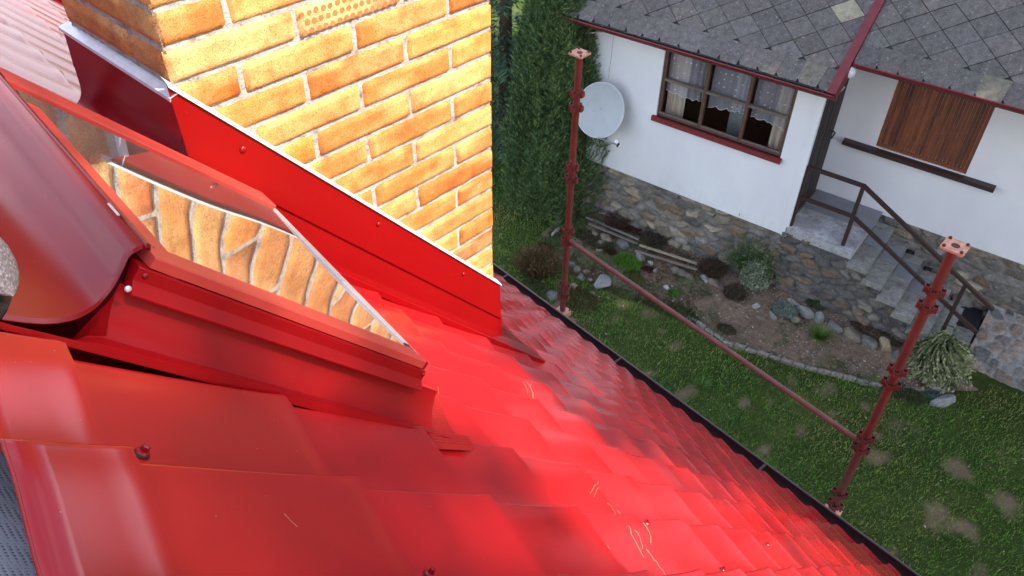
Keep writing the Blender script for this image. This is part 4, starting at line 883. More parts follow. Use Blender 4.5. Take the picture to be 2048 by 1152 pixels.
# ------------------------------------------------------------------ slate roofs
PIT = math.atan(0.79); cp, sp = math.cos(PIT), math.sin(PIT)
def slate_roof(name, a0, a1, be, ze, L, seed, lights=()):
    rnd = random.Random(seed)
    f = lambda a, s, o: hw(a, be + s * cp - o * sp, ze + s * sp + o * cp)
    mb = MB(); solidbox(mb, f, (a0, -0.02, -0.05), (a1, L, -0.012), (0.06, 0.06, 0.06))
    def slate(poly, o, col, tl=0.0):
        # poly in (a, s); slightly lifted at the lower edge
        smin = min(q[1] for q in poly); smax = max(q[1] for q in poly)
        poly = clip(poly)
        if len(poly) < 3: return
        w_ = rnd.uniform(-.003, .004)
        lo = lambda a, s: o + 0.010 * (1 - (s - smin) / (smax - smin + 1e-6)) + w_ + 0.004 * math.sin(a * 9)
        V = [f(a, s, lo(a, s) + 0.004) for a, s in poly] + [f(a, s, lo(a, s) - 0.002) for a, s in poly]; n = len(poly)
        mb.add(V, [tuple(range(n)), tuple(range(n, 2 * n))[::-1]] + [(i, (i + 1) % n, n + (i + 1) % n, n + i)[::-1] for i in range(n)], col)
    def clip(poly):
        for axis, val, sgn in ((0, a0, 1), (0, a1, -1), (1, -0.03, 1), (1, L, -1)):
            out = []
            for i in range(len(poly)):
                p, q = poly[i], poly[(i + 1) % len(poly)]; dp = (p[axis] - val) * sgn; dq = (q[axis] - val) * sgn
                if dp >= 0: out.append(p)
                if (dp >= 0) != (dq >= 0): t_ = dp / (dp - dq); out.append((p[0] + (q[0] - p[0]) * t_, p[1] + (q[1] - p[1]) * t_))
            poly = out
            if not poly: return []
        return poly
    W, Hh = 0.447, 0.37
    def colr():
        g = rnd.uniform(0.098, 0.138); return (g * rnd.uniform(1.04, 1.14), g * 1.01, g * rnd.uniform(.90, .98))
    nr_ = int(L / (Hh / 2)) + 2
    for r in range(0, nr_):
        s = 0.34 + r * Hh / 2; off = (r % 2) * W / 2
        k0 = int((a0 - 1) / W)
        for k in range(k0, int((a1 + 1) / W) + 1):
            ac = k * W + off + 0.10
            if ac < a0 - W or ac > a1 + W: continue
            if s - Hh / 2 < 0.20: 
                if s < 0.30: continue
            col = colr()
            for (la, ls, lc) in lights:
                if abs(la - ac) < W / 2 * .9 and abs(ls - s) < Hh / 4 * .9: col = lc
            g_ = 0.0042
            slate([(ac, s - Hh / 2 + g_), (ac + W / 2 - g_, s), (ac, s + Hh / 2 - g_), (ac - W / 2 + g_, s)], 0.0, col)
    a = a0; k = 0
    while a < a1 - 0.02:
        wd = rnd.uniform(0.25, 0.31); col = colr(); e = min(a + wd, a1)
        if rnd.random() < 0.12: col = (0.165, 0.152, 0.120)
        j = rnd.uniform(-.008, .008)
        poly = [(a + .003, 0.03 + rnd.uniform(0, .03)), (a + .05, -0.02 + j), (e - .0, -0.02 + j), (e + .02, 0.29), (a + .003, 0.295)]
        slate(poly, 0.012 + 0.004 * (k % 2), col); a = e; k += 1
    return mb.build(name, "roof_slate", nh)
r1 = slate_roof("slate_roof", -6.33, -2.33, 9.56, -4.515, 4.8, 3, lights=[(-2.56, 1.07, (0.30, 0.275, 0.20))])
r2 = slate_roof("slate_roof", -2.22, 6.8, 9.90, -4.255, 4.4, 9)
f = lambda a, s, o: hw(a, 9.56 + s * cp - o * sp, -4.515 + s * sp + o * cp)
mb = MB(); solidbox(mb, f, (-2.335, -0.04, 0.0), (-2.225, 4.8, 0.035)); solidbox(mb, f, (-2.245, -0.04, -0.15), (-2.222, 4.8, 0.001)); mb.build("verge_board", "red_paint", r1)
mb = MB(); solidbox(mb, f, (-6.37, -0.04, -0.12), (-6.34, 4.8, 0.03)); mb.build("verge_board", "red_paint", r1)
for (zz, a0, a1, bb, par) in ((-4.5, -6.34, -2.24, 9.5, r1), (-4.19, -2.2, 6.8, 9.86, r2)):
    # fascia, soffit
    b2 = 10.0 if a1 < 0 else 11.25
    mb = MB(); solidbox(mb, hw, (a0 + .02, bb + .10, zz - .14), (a1 - .02, bb + .125, zz + .0)); mb.build("fascia", "brown_rail", par)
    mb = MB(); solidbox(mb, hw, (a0 + .02, bb + .125, zz - .15), (a1 - .02, b2 + .05, zz - .13)); mb.build("soffit", "soffit", par)
    pr = [(bb + 0.06 + 0.062 * math.cos(q), zz - 0.045 + 0.062 * math.sin(q)) for q in np.linspace(math.pi, 2 * math.pi, 11)]; pr2 = [(bb + 0.06 + 0.057 * math.cos(q), zz - 0.045 + 0.057 * math.sin(q)) for q in np.linspace(2 * math.pi, math.pi, 11)]
    mb = MB(); PP = np.array([[hw(a, b, z) for a in np.linspace(a0, a1, 12)] for b, z in pr + pr2]); mb.grid(PP, closeu=True)
    for aa_ in (a0, a1): mb.add([hw(aa_, b, z) for b, z in pr], [tuple(range(11))])
    mb.tube([hw(a0, bb - .004, zz - .042), hw(a1, bb - .004, zz - .042)], 0.010, 8)
    g_ = mb.build("roof_gutter", "red_paint", par, auto=40)
    for a in np.arange(a0 + 0.35, a1, 0.9):
        mb = MB(); solidbox(mb, hw, (a - .012, bb - .016, zz - .05), (a + .012, bb + .12, zz - .036)); mb.build("gutter_bracket", "red_paint", g_)
    mb = MB(); aj = a0 + (1.75 if a1 < 0 else 2.1); PP = np.array([[hw(a, bb + 0.06 + 0.069 * math.cos(q), zz - 0.045 + 0.069 * math.sin(q)) for a in (aj - .02, aj + .02)] for q in np.linspace(math.pi, 2 * math.pi, 11)]); mb.sheet(PP, .003, nB); mb.build("gutter_joint", "red_paint", g_)
mb = MB(); mb.tube([hw(-6.24, 9.56, -4.58), hw(-6.23, 9.56, -4.72), hw(-6.22, 9.58, -4.84)], [0.062, 0.05, 0.045], 12); mb.tube([hw(-6.22, 9.58, -4.84), hw(-6.19, 9.66, -4.90), hw(-6.08, 9.93, -4.95), hw(-6.05, 9.97, -5.05), hw(-6.05, 9.97, -8.2)], 0.042, 10)
dp = mb.build("downpipe", "red_paint", nh, smooth=True)
mb = MB(); solidbox(mb, hw, (-2.36, 9.60, -4.60), (-2.27, 9.68, -4.50)); mb.build("verge_end", "white_plastic", nh)
mb = MB(); mb.tube([hw(-6.20, 9.75, -4.86), hw(-5.85, 9.98, -4.84)], 0.012, 6); mb.build("pipe_bracket", "white_plastic", dp)
# globe lamp hung from the porch eave
mb = MB(); lc = onplane(1698, 143, hw(0, 9.93, 0), nB)
th_ = np.linspace(0.12, math.pi - .02, 20); P = np.array([[lc + np.array([math.sin(t) * math.cos(q), math.sin(t) * math.sin(q), math.cos(t)]) * 0.083 for t in th_] for q in np.linspace(0, 2 * math.pi, 28, endpoint=False)]); mb.grid(P, closeu=True)
lamp = mb.build("globe_lamp", "lamp_globe", nh, smooth=True)
mb = MB(); mb.tube([lc + np.array([0, 0, .078]), lc + np.array([0, 0, .13])], 0.035, 16); mb.build("lamp_base", "black_plastic", lamp)

# ------------------------------------------------------------------ steps and railing
steps = thing("stone_steps", "outside concrete steps and landing on a rubble base beside the white house", "steps", (*hw(-0.7, 10.6, GZ)[:2], 0))
ZL = -6.891; NS = 7; TRD, RIS = 0.262, 0.172
def conc(mb, a0, a1, b0, b1, z0, z1, col=(0.34, 0.33, 0.32)):
    nu = max(3, int((a1 - a0) / .03)); nv = max(3, int((b1 - b0) / .03)); A, B = np.meshgrid(np.linspace(a0, a1, nu), np.linspace(b0, b1, nv), indexing='ij')
    o = (vnoise(A * 12, B * 12, 4, 3) - .5) * .006; c = np.array(col) * (0.55 + 0.9 * vnoise(A * 5, B * 5, 14, 4)[..., None])
    P = np.array([[hw(A[i, j], B[i, j], z1 + o[i, j]) for j in range(nv)] for i in range(nu)]); mb.grid(P, c.reshape(-1, 3)); solidbox(mb, hw, (a0, b0, z0), (a1, b1, z1 - .004), np.array(col) * .8)
mb = MB(); conc(mb, -2.47, -1.482, 9.985, 11.22, -7.03, ZL, (0.46, 0.46, 0.47)); mb.build("landing", "concrete_step", steps)
mb = MB(); solidbox(mb, hw, (-2.46, 10.62, ZL), (-1.46, 11.21, ZL + 0.012)); mb.build("landing_tile", "step_tile", steps)
for k in range(NS):
    a0 = -1.482 + k * TRD; z = ZL - (k + 1) * RIS; wd = 0.0 if k < NS - 1 else -0.25
    if z < -8.25: break
    mb = MB(); conc(mb, a0 - 0.02, a0 + TRD, 9.97 + wd * 0 , 11.22, z - 0.10 if k < NS - 1 else -8.4, z, (0.30, 0.295, 0.275)); st = mb.build("step", "concrete_step", steps)
    if k < 5: mb = MB(); solidbox(mb, hw, (a0 + 0.004, 10.55, z), (a0 + TRD - 0.004, 11.0, z + 0.012)); mb.build("step_tile", "step_tile", st)
mb = MB()
NSTR = 6
def steptop(u): return ZL - 0.10 if u < -1.482 else ZL - (math.floor((u + 1.482) / TRD) + 1) * RIS - 0.06
def fs(u, z, o):
    zt = min(z, steptop(u)); return hw(u, 10.02 - o, zt)
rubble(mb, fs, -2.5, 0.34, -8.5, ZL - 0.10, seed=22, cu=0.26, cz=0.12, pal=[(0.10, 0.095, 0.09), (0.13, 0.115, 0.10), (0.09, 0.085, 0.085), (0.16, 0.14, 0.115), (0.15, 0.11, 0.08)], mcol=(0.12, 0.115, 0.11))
solidbox(mb, hw, (0.33, 10.0, -8.5), (0.345, 11.2, -8.02), (0.15, 0.14, 0.13)); mb.build("side_wall", "rubble_stone", steps, smooth=True)
mb = MB(); conc(mb, 0.02, 0.34, 9.62, 10.50, -8.4, -8.0, (0.42, 0.41, 0.39)); mb.build("bottom_slab", "concrete_step", steps)
mat = MB(); V = [onplane(x, y, hw(0, 0, -7.93), np.array([0, 0, 1.0])) for x, y in ((1908, 600), (1966, 621), (1955, 663), (1902, 645))]; mat.prism([v + np.array([0, 0, -.012]) for v in V], (0, 0, 0.018)); 
tag(mat.build("doormat", "doormat_rubber"), "black rubber doormat at the foot of the stone steps", "doormat")
mb = MB(); solidbox(mb, hw, (-0.1, 10.5, -8.3), (0.345, 11.2, -7.945), (0.2, 0.2, 0.19)); mb.build("bottom_slab", "concrete_step", steps)

rail = thing("stair_railing", "dark brown metal railing with two rails along the landing and steps", "railing", hw(-1.65, 10.05, ZL))
def bar(mb, p, q, w=0.024, h=0.024):
    p = hw(*p); q = hw(*q); d_ = q - p; L_ = np.linalg.norm(d_); d_ /= L_; up = np.array([0, 0, 1.0]) if abs(d_[2]) < .9 else nB; s_ = np.cross(d_, up); s_ /= np.linalg.norm(s_); u_ = np.cross(s_, d_)
    mb.box((p + q) / 2, d_ * L_ / 2, s_ * w, u_ * h)
for (a, zb, zt) in ((-2.43, ZL, -5.90), (-1.652, ZL, -5.90), (-0.035, -7.80, -6.80)):
    mb = MB(); bar(mb, (a, 10.055, zb), (a, 10.055, zt), .026, .026); mb.build("post", "brown_rail", rail)
mb = MB(); bar(mb, (-2.46, 10.055, -5.89), (-1.63, 10.055, -5.89)); bar(mb, (-1.65, 10.055, -5.89), (0.385, 10.055, -7.0)); mb.build("top_rail", "brown_rail", rail)
mb = MB(); bar(mb, (-2.43, 10.055, -6.385), (-1.652, 10.055, -6.39), .018, .026); bar(mb, (-1.652, 10.055, -6.39), (0.35, 10.055, -7.45), .018, .026); mb.build("lower_rail", "brown_rail", rail)

# shoes on the steps
def clog(name, x, y, z, ang, mat, lab):
    o = onplane(x, y, hw(0, 0, z), np.array([0, 0, 1.0])); fx = aB * math.cos(ang) + nB * math.sin(ang); sx = np.cross((0, 0, 1.0), fx); t_ = thing("shoe", lab, "shoe", o, None)
    mb = MB(); P = []
    for k in range(18):
        s = k / 17; wd = 0.046 * (math.sin(math.pi * min(1, s * 1.02 + .02)) ** 0.35) * (0.82 + 0.25 * s); c = o + fx * (s - .5) * 0.28
        h_ = 0.035 + (0.035 if s > 0.45 else 0.0) * math.sin(math.pi * min(1, (s - .45) / .55 * .8 + .15)) if s > .45 else 0.035
        P.append([c + sx * wd, c + sx * wd + (0, 0, h_ * .7), c + sx * wd * .5 + (0, 0, h_), c + np.array([0, 0, h_ * (1.05 if s > .45 else .55)]), c - sx * wd * .5 + (0, 0, h_), c - sx * wd + (0, 0, h_ * .7), c - sx * wd])
    mb.grid(np.array(P)); mb.build("upper", mat, t_, smooth=True)
    mb = MB(); pl = [o + fx * (s - .5) * .285 + sx * .05 * (math.sin(math.pi * min(1, s * 1.02 + .02)) ** .35) * (0.82 + .25 * s) for s in np.linspace(0, 1, 12)] + [o + fx * (s - .5) * .285 - sx * .05 * (math.sin(math.pi * min(1, s * 1.02 + .02)) ** .35) * (0.82 + .25 * s) for s in np.linspace(1, 0, 12)]
    mb.prism(pl, (0, 0, 0.012)); mb.build("sole", "rubber", t_)
zz3 = ZL - 3 * RIS + .012; zz4 = ZL - 4 * RIS + .012
clog("shoe", 1823, 498, zz3, 1.35, "shoe_black", "left shoe of the black pair on the upper step")
clog("shoe", 1838, 502, zz3, 1.2, "shoe_black", "right shoe of the black pair on the upper step")
clog("shoe", 1858, 532, zz4, 1.35, "shoe_blue", "left shoe of the dark blue pair on the lower step")
clog("shoe", 1871, 534, zz4, 1.25, "shoe_blue", "right shoe of the dark blue pair, partly behind the scaffold pole")

# ------------------------------------------------------------------ satellite dish
dc = onplane(1200, 221, hw(0, 9.62, 0), nB)
dish = thing("satellite_dish", "light grey satellite dish on an arm fixed to the white wall", "satellite dish", dc)
dn = -(nB * 0.80) + aB * 0.52 + np.array([0, 0, 0.28]); dn /= np.linalg.norm(dn); du = np.array([0, 0, 1.0]) - dn * dn[2]; du /= np.linalg.norm(du); dr = np.cross(du, dn)
DA, DB = 0.365, 0.425
rr = np.linspace(0.001, 1, 16); P = np.array([[dc + dr * DA * r * math.cos(q) + du * DB * r * math.sin(q) + dn * (0.07 * r * r - .07) for r in rr] for q in np.linspace(0, 2 * math.pi, 56, endpoint=False)])
mb = MB(); mb.grid(P, closeu=True); mb.grid((P - dn * 0.006)[::-1], closeu=True); mb.build("reflector", "dish_grey", dish, smooth=True)
mb = MB(); ringp = [dc + dr * DA * math.cos(q) + du * DB * math.sin(q) for q in np.linspace(0, 2 * math.pi, 57)]; mb.tube(ringp, 0.0085, 8, cap=False); mb.build("rim", "dish_rim", dish, smooth=True)
for (x, y) in ((1187, 222), (1201, 218), (1189, 265), (1202, 261)):
    mb = MB(); qd = onplane(x, y, dc - dn * .05, dn); dome(qd, dn, 0.006, mb); mb.build("bolt", "black_plastic", dish)
foot = onplane(1197, 276, dc, dn); ln = onplane(1236, 290, hw(0, 9.25, 0), nB)
mb = MB(); mb.tube([foot, foot + (ln - foot) * .97], 0.013, 8); arm = mb.build("feed_arm", "grey_arm", dish)
mb = MB(); mb.tube([ln - du * .03, ln + du * .035], .022, 12); mb.build("receiver_clamp", "black_plastic", dish)
for s in (-1, 1):
    mb = MB(); c = ln + dr * 0.018 * s + du * (0.035 if s < 0 else -0.02) ; mb.tube([c + (dc - ln) / np.linalg.norm(dc - ln) * .045, c - (dc - ln) / np.linalg.norm(dc - ln) * .02], 0.023, 14); mb.build("receiver", "white_plastic", dish, smooth=False, auto=30)
mb = MB(); mb.tube([dc - dn * .08, dc - dn * .16 - np.array([0, 0, .02]), hw(*(toH(dc)[0] - 0.05, 9.99, toH(dc)[2] - .05))], 0.022, 10); mb.build("wall_bracket", "grey_arm", dish)

# ================================================================== SCAFFOLD
SX = 3.75
scf = thing("scaffold", "rusty red tube scaffold frame with two posts and one cross tube beyond the gutter", "scaffold", (SX, 2.2, 0))
def post(Y, zt, zj, cols, dY=0.0):
    up = np.array([0, 0, 1.0]); zt += ZC; zj += ZC
    mb = MB(); mb.tube([(SX, Y, zj + .01), (SX, Y, zt - .01)], 0.0255, 20); mb.tube([(SX, Y, .03), (SX, Y, zj - .02)], 0.0255, 16)
    po = mb.build("post", "scaffold_paint", scf, auto=40)
    for (zc_, th_) in ((zt, .012), (zj, .012), (zj - .03, .012), (0.02, .01)):
        mb = MB(); hs = 0.058 if zc_ > 1 else 0.09; an = math.atan2(1, 1) * 0 + 0.1
        c_, s_ = math.cos(an), math.sin(an); co = []
        for (x, y) in ((1, 1), (-1, 1), (-1, -1), (1, -1)):
            for q in np.linspace(0, math.pi / 2, 5):
                q0 = math.atan2(y, x) - math.pi / 4 + q; X_ = x * (hs - .014) + .014 * math.cos(q0); Y_ = y * (hs - .014) + .014 * math.sin(q0); co.append((X_ * c_ - Y_ * s_, X_ * s_ + Y_ * c_))
        nn = len(co); hole = [(0.021 * math.cos(q), 0.021 * math.sin(q)) for q in [math.atan2(y, x) for x, y in co]]
        V = [(SX + x, Y + y, zc_ + dz) for dz in (0, -th_) for x, y in co] + [(SX + x, Y + y, zc_ + dz) for dz in (0, -th_) for x, y in hole]
        F = []
        for i in range(nn):
            j = (i + 1) % nn; F += [(i, j, 2 * nn + j, 2 * nn + i), (nn + j, nn + i, 3 * nn + i, 3 * nn + j), (j, i, nn + i, nn + j), (2 * nn + i, 2 * nn + j, 3 * nn + j, 3 * nn + i)]
        mb.add(V, F); pl = mb.build("flange_plate", "plate_primer", po)
        if zc_ == zt or zc_ == zj:
            for (x, y) in ((1, 1), (-1, 1), (-1, -1), (1, -1)):
                X_, Y_ = x * .043, y * .043; X_, Y_ = X_ * c_ - Y_ * s_, X_ * s_ + Y_ * c_
                mb = MB(); mb.tube([(SX + X_, Y + Y_, zc_ - .0002), (SX + X_, Y + Y_, zc_ + (.010 if zc_ == zt else .008))], 0.0085, 6)
                mb.build("bolt", "rust", pl)
    mb = MB(); mb.tube([(SX, Y, zt - .03), (SX, Y, zt + .0015)], .0205, 16); mb.build("post_core", "rust", po)
    for z in cols:
        z += ZC; mb = MB(); mb.tube([(SX, Y, z - .02), (SX, Y, z + .02)], .0295, 20)
        for q in range(4):               # four open wedge pockets round each rosette
            an = q * math.pi / 2 + 0.25; ux = np.array([math.cos(an), math.sin(an), 0]); uy = np.array([-math.sin(an), math.cos(an), 0]); c = np.array([SX, Y, z])
            for sgn in (-1, 1): mb.box(c + ux * .039 + uy * .016 * sgn, ux * .012, uy * .0022, up * .019)
            mb.box(c + ux * .051, ux * .0022, uy * .018, up * .019)
            for sgn in (-1, 1): mb.box(c + ux * .032 + uy * .025 * sgn, ux * .0022, uy * .008, up * .017)
        mb.build("rosette", "scaffold_paint", po)
post(3.53, -2.30, -4.66, (-2.60, -2.71, -3.20, -3.31, -3.79, -3.90, -4.38, -4.49))
post(0.885, -2.405, -4.70, (-2.70, -2.81, -3.30, -3.41, -3.90, -4.01, -4.49, -4.61))
mb = MB(); mb.tube([(SX, 3.50, -3.885 + ZC), (SX, 0.93, -3.965 + ZC)], 0.0185, 16); mb.build("cross_tube", "ledger_paint", scf, auto=40)
mb = MB(); mb.tube([(SX - .9, 3.53, -4.72 + ZC), (SX + .03, 3.53, -4.72 + ZC)], .024, 12); mb.build("lower_tube", "ledger_paint", scf, auto=40); mb = MB(); mb.tube([(SX - .9, .885, -4.76 + ZC), (SX + .03, .885, -4.76 + ZC)], .024, 12)
mb.build("lower_tube", "ledger_paint", scf, auto=40)

# ================================================================== PLANTING
def leaf_quads(P, D, L, Wd, col, mb, twist=None):
    """P base points, D directions, L lengths, Wd widths -> pointed leaf quads"""
    n = len(P); D = D / (np.linalg.norm(D, axis=1, keepdims=True) + 1e-9); r = RNG.normal(size=(n, 3)) if twist is None else twist
    S_ = np.cross(D, r); S_ /= np.linalg.norm(S_, axis=1, keepdims=True) + 1e-9
    L = np.asarray(L)[:, None] * np.ones((n, 1)); Wd = np.asarray(Wd)[:, None] * np.ones((n, 1)); m_ = P + D * L * 0.45
    V = np.stack([P, m_ + S_ * Wd / 2, P + D * L, m_ - S_ * Wd / 2], 1)
    mb.add(V.reshape(-1, 3), (np.arange(n)[:, None] * 4 + np.array([0, 1, 2, 3])).tolist(), np.repeat(col, 4, 0))
def tints(n, base, var=0.3, alt=None, af=0.2):
    c = np.tile(np.array(base, float), (n, 1)) * RNG.uniform(1 - var, 1 + var, (n, 1))
    if alt is not None: k = RNG.random(n) < af; c[k] = np.array(alt) * RNG.uniform(1 - var, 1 + var, (k.sum(), 1))
    return c
def sph(n):
    v = RNG.normal(size=(n, 3)); return v / np.linalg.norm(v, axis=1, keepdims=True)

def scale_conifer(root, H, rad, n, base, tip, lab, name="conifer", az_squash=(1, 1), trunk_r=.09, bare0=0.0):
    """upright conifer: ragged column of upswept feathery sprays"""
    t_ = thing(name, lab, "conifer", root)
    mb = MB(); mb.tube([root, root + np.array([0, 0, H * .5]), root + np.array([.03, 0, H * .93])], [trunk_r, trunk_r * .6, .01], 9); mb.build("trunk", "bark", t_, smooth=True)
    h = RNG.random(n) ** 0.8; th = RNG.uniform(0, 2 * np.pi, n)
    prof = lambda h: rad * (np.clip(h, 0, 1) + .06) ** .34 * (1 - np.clip(h, 0, 1)) ** .80 / .52
    lump = 0.62 + 0.70 * vnoise(th * 2.2, h * 3.5, 3, 3) ; lump = lump + 0.16 * (vnoise(th * 6, h * 22, 13, 2) - .5)
    r = prof(h) * lump * (1 - 0.55 * RNG.random(n) ** 2.6)
    out = np.stack([np.cos(th) * az_squash[0], np.sin(th) * az_squash[1], 0 * th], 1)
    B_ = root + out * r[:, None] + np.array([0, 0, 1]) * (h * H)[:, None]
    d = out * RNG.uniform(.20, .60, (n, 1)) + np.array([0, 0, 1]) * RNG.uniform(.75, 1.1, (n, 1)) + RNG.normal(0, .16, (n, 3)); d /= np.linalg.norm(d, axis=1, keepdims=True)
    side = np.cross(d, out + RNG.normal(0, .5, (n, 3))); side /= np.linalg.norm(side, axis=1, keepdims=True)
    deep = np.clip((prof(h) * lump - r) / (rad * .5), 0, 1)
    mb = MB()
    patch = vnoise(th * 3, h * 12, 8, 3)
    for k in range(7):
        s = (k % 3) / 3 + .05; sg = -1 if k % 2 else 1; lg = RNG.uniform(.11, .21, n) * (1 - .09 * k)
        if k == 6: dd = d; p0 = B_ + d * .10
        else: dd = d + side * sg * (.55 + .15 * (k // 2)); p0 = B_ + d * (.03 + .045 * (k // 2))[..., None] if False else B_ + d * (.03 + .045 * (k // 2))
        c = tints(n, base, .3) * (0.55 + 0.9 * patch[:, None]); tp = (RNG.random(n) < .30) & (deep < .3); c[tp] = np.array(tip) * RNG.uniform(.7, 1.25, (tp.sum(), 1))
        leaf_quads(p0, dd, lg * .75, RNG.uniform(.008, .016, n), c, mb)
    mb.build("crown", "foliage", t_); return t_
q = onplane(1095, 418, (0, 0, 0), np.array([0, 0, 1.0])); q[2] = 0
cq = hw(-6.52, 9.92, GZ); cq[2] = 0
scale_conifer(cq, 5.6, 0.76, 21000, (0.060, 0.118, 0.042), (0.17, 0.235, 0.08), "tall dark green upright conifer growing against the corner of the white house", az_squash=(1, 1))
# broad fir behind it: drooping flat fans
def fir(root, H, rad, nb, base, tip, lab):
    t_ = thing("fir_tree", lab, "fir tree", root)
    mb = MB(); mb.tube([root, root + np.array([0, 0, H])], [.16, .02], 10); mb.build("trunk", "bark", t_, smooth=True)
    mb = MB()
    for b in range(nb):
        z = 0.8 + (H - 0.9) * (b + random.random()) / nb; L = rad * (1 - z / H) ** .7 * random.uniform(.8, 1.12) + .1; az = random.uniform(0, 2 * math.pi)
        o = np.array([math.cos(az), math.sin(az), 0]); sd = np.array([-o[1], o[0], 0]); n = int(70 + 110 * L)
        s = RNG.random(n) ** .7; lat = RNG.normal(0, .26, n) * (L * (1.05 - s)) * .8
        P = root + np.array([0, 0, z]) + o * (s * L)[:, None] + sd * lat[:, None] + np.array([0, 0, 1]) * (-.30 * (s * L) ** 1.3 * .5 - np.abs(lat) * .35 + RNG.normal(0, .03, n))[:, None]
        D = o * .9 + sd * np.sign(lat)[:, None] * .8 + np.array([0, 0, -.35]) + RNG.normal(0, .25, (n, 3))
        c = tints(n, base, .3, tip, .25); c[s > .85] *= 1.5
        leaf_quads(P, D, RNG.uniform(.09, .20, n), RNG.uniform(.02, .045, n), c, mb, twist=np.tile(np.array([0, 0, 1.0]), (n, 1)) + RNG.normal(0, .3, (n, 3)))
    mb.build("crown", "foliage", t_)
f1_ = hw(-8.6, 11.2, GZ); f1_[2] = 0; fir(f1_, 8.2, 2.0, 120, (0.022, 0.054, 0.028), (0.055, 0.11, 0.05), "dark broad fir tree standing behind the upright conifer")
f1_ = hw(-6.9, 13.8, GZ); f1_[2] = 0; fir(f1_, 8.0, 1.9, 90, (0.012, 0.032, 0.016), (0.028, 0.060, 0.028), "dark fir tree further back behind the house corner")

def cushion(name, cat, lab, x, y, rx, ry, hz, n, base, alt=None, ll=.03, lw=.012, up=.6, af=.25, mat="foliage", group=None, var=.35):
    c = gpt(x, y); t_ = None
    v = sph(n); v[:, 2] = np.abs(v[:, 2]); rr = RNG.uniform(.55, 1, n) ** .5; lump = .8 + .4 * vnoise(v[:, 0] * 3 + x, v[:, 1] * 3 + y, 4, 3)
    P = c + aB * (v[:, 0] * rr * rx * lump)[:, None] + nB * (v[:, 1] * rr * ry * lump)[:, None] + np.array([0, 0, 1]) * (v[:, 2] * rr * hz * lump)[:, None]
    D = v * (1 - up) + np.array([0, 0, up]) + RNG.normal(0, .35, (n, 3)); mb = MB()
    leaf_quads(P, D, RNG.uniform(.6, 1.3, n) * ll, RNG.uniform(.6, 1.2, n) * lw, tints(n, base, var, alt, af), mb)
    o = mb.build(name, mat, loc=c); return tag(o, lab, cat, group)
def tuft(name, cat, lab, x, y, n, L, base, alt=None, droop=.5, w_=.008, rad=.05, group=None):
    c = gpt(x, y); mb = MB()
    for _ in range(n):
        az = random.uniform(0, 2 * math.pi); o = np.array([math.cos(az), math.sin(az), 0]); sd = np.array([-o[1], o[0], 0]); l = L * random.uniform(.6, 1.1); b = c + o * random.uniform(0, rad) ; el = random.uniform(.5, 1.35); P = []
        for k in range(5):
            s = k / 4; p = b + o * (l * s * math.cos(el) * (1 + .2 * s)) + np.array([0, 0, 1]) * (l * (s * math.sin(el) - droop * s * s * .55)); wd = w_ * (1 - s * .9); P.append([p - sd * wd, p + sd * wd])
        cc = np.array(base if (alt is None or random.random() > .3) else alt) * random.uniform(.6, 1.35); mb.grid(np.array(P), cc)
    return tag(mb.build(name, "foliage", loc=c), lab, cat, group)
def twigs(name, cat, lab, x, y, n, rad, H, base, alt, lab2=None):
    c = gpt(x, y); mb = MB(); cnt = n
    az = RNG.uniform(0, 2 * np.pi, cnt); r0 = RNG.random(cnt) ** .6 * rad * .55; o = np.stack([np.cos(az), np.sin(az), 0 * az], 1)
    P = c + o * r0[:, None]; D = o * RNG.uniform(.1, .8, (cnt, 1)) + np.array([0, 0, 1.0]) + RNG.normal(0, .2, (cnt, 3))
    leaf_quads(P, D, RNG.uniform(.5, 1, cnt) * H, np.full(cnt, .006), tints(cnt, base, .4), mb)
    P2 = P + D / np.linalg.norm(D, axis=1, keepdims=True) * (RNG.uniform(.25, .9, cnt) * H)[:, None]
    leaf_quads(P2, D + RNG.normal(0, .6, (cnt, 3)), RNG.uniform(.03, .08, cnt), np.full(cnt, .008), tints(cnt, base, .4, alt, .45), mb)
    return tag(mb.build(name, "foliage", loc=c), lab, cat)
# shrubs, cushions and tufts, each where it grows
t_ = twigs("heather", "shrub", "round reddish brown heather bush on the grass near the first scaffold post", 1075, 540, 4200, .46, .34, (0.10, 0.075, 0.035), (0.16, 0.085, 0.035))
cushion("heather_cushion", "shrub", "dark green leafy underside growth below the brown heather bush", 1068, 582, .28, .2, .12, 1500, (0.05, 0.075, 0.025), (0.10, 0.10, 0.04), .05, .010)
cushion("moss_cushion", "plant", "bright green cushion plant in the rockery below the wooden slats", 1256, 528, .26, .17, .12, 3800, (0.085, 0.22, 0.020), (0.14, 0.28, 0.03), .045, .010)
cushion("moss_cushion", "plant", "small bright green cushion plant lower in the rockery by a white stone", 1348, 588, .10, .08, .06, 900, (0.10, 0.22, 0.03), (0.15, 0.27, 0.04), .03, .009)
cushion("ground_plant", "plant", "yellow green trailing plant beside the big pale boulder", 1268, 556, .22, .12, .05, 1300, (0.09, 0.15, 0.03), (0.12, 0.10, 0.05), .035, .009)
cushion("red_sedum", "plant", "dark red low sedum patch left of the first scaffold post", 1098, 498, .22, .12, .04, 1200, (0.075, 0.012, 0.014), (0.045, 0.03, 0.015), .022, .014, group=None)
cushion("red_sedum", "plant", "dark red sedum patch between boulders under the upper slats", 1222, 505, .12, .07, .04, 600, (0.075, 0.012, 0.014), (0.04, 0.03, 0.015), .022, .014)
cushion("red_sedum", "plant", "dark red sedum patch next to the white stone under the lower slats", 1298, 541, .12, .07, .04, 600, (0.085, 0.010, 0.018), (0.04, 0.03, 0.015), .022, .014)
cushion("red_sedum", "plant", "dark red sedum patch between the upper slats and the stone base", 1268, 462, .26, .08, .05, 800, (0.085, 0.014, 0.018), (0.06, 0.035, 0.025), .03, .014)
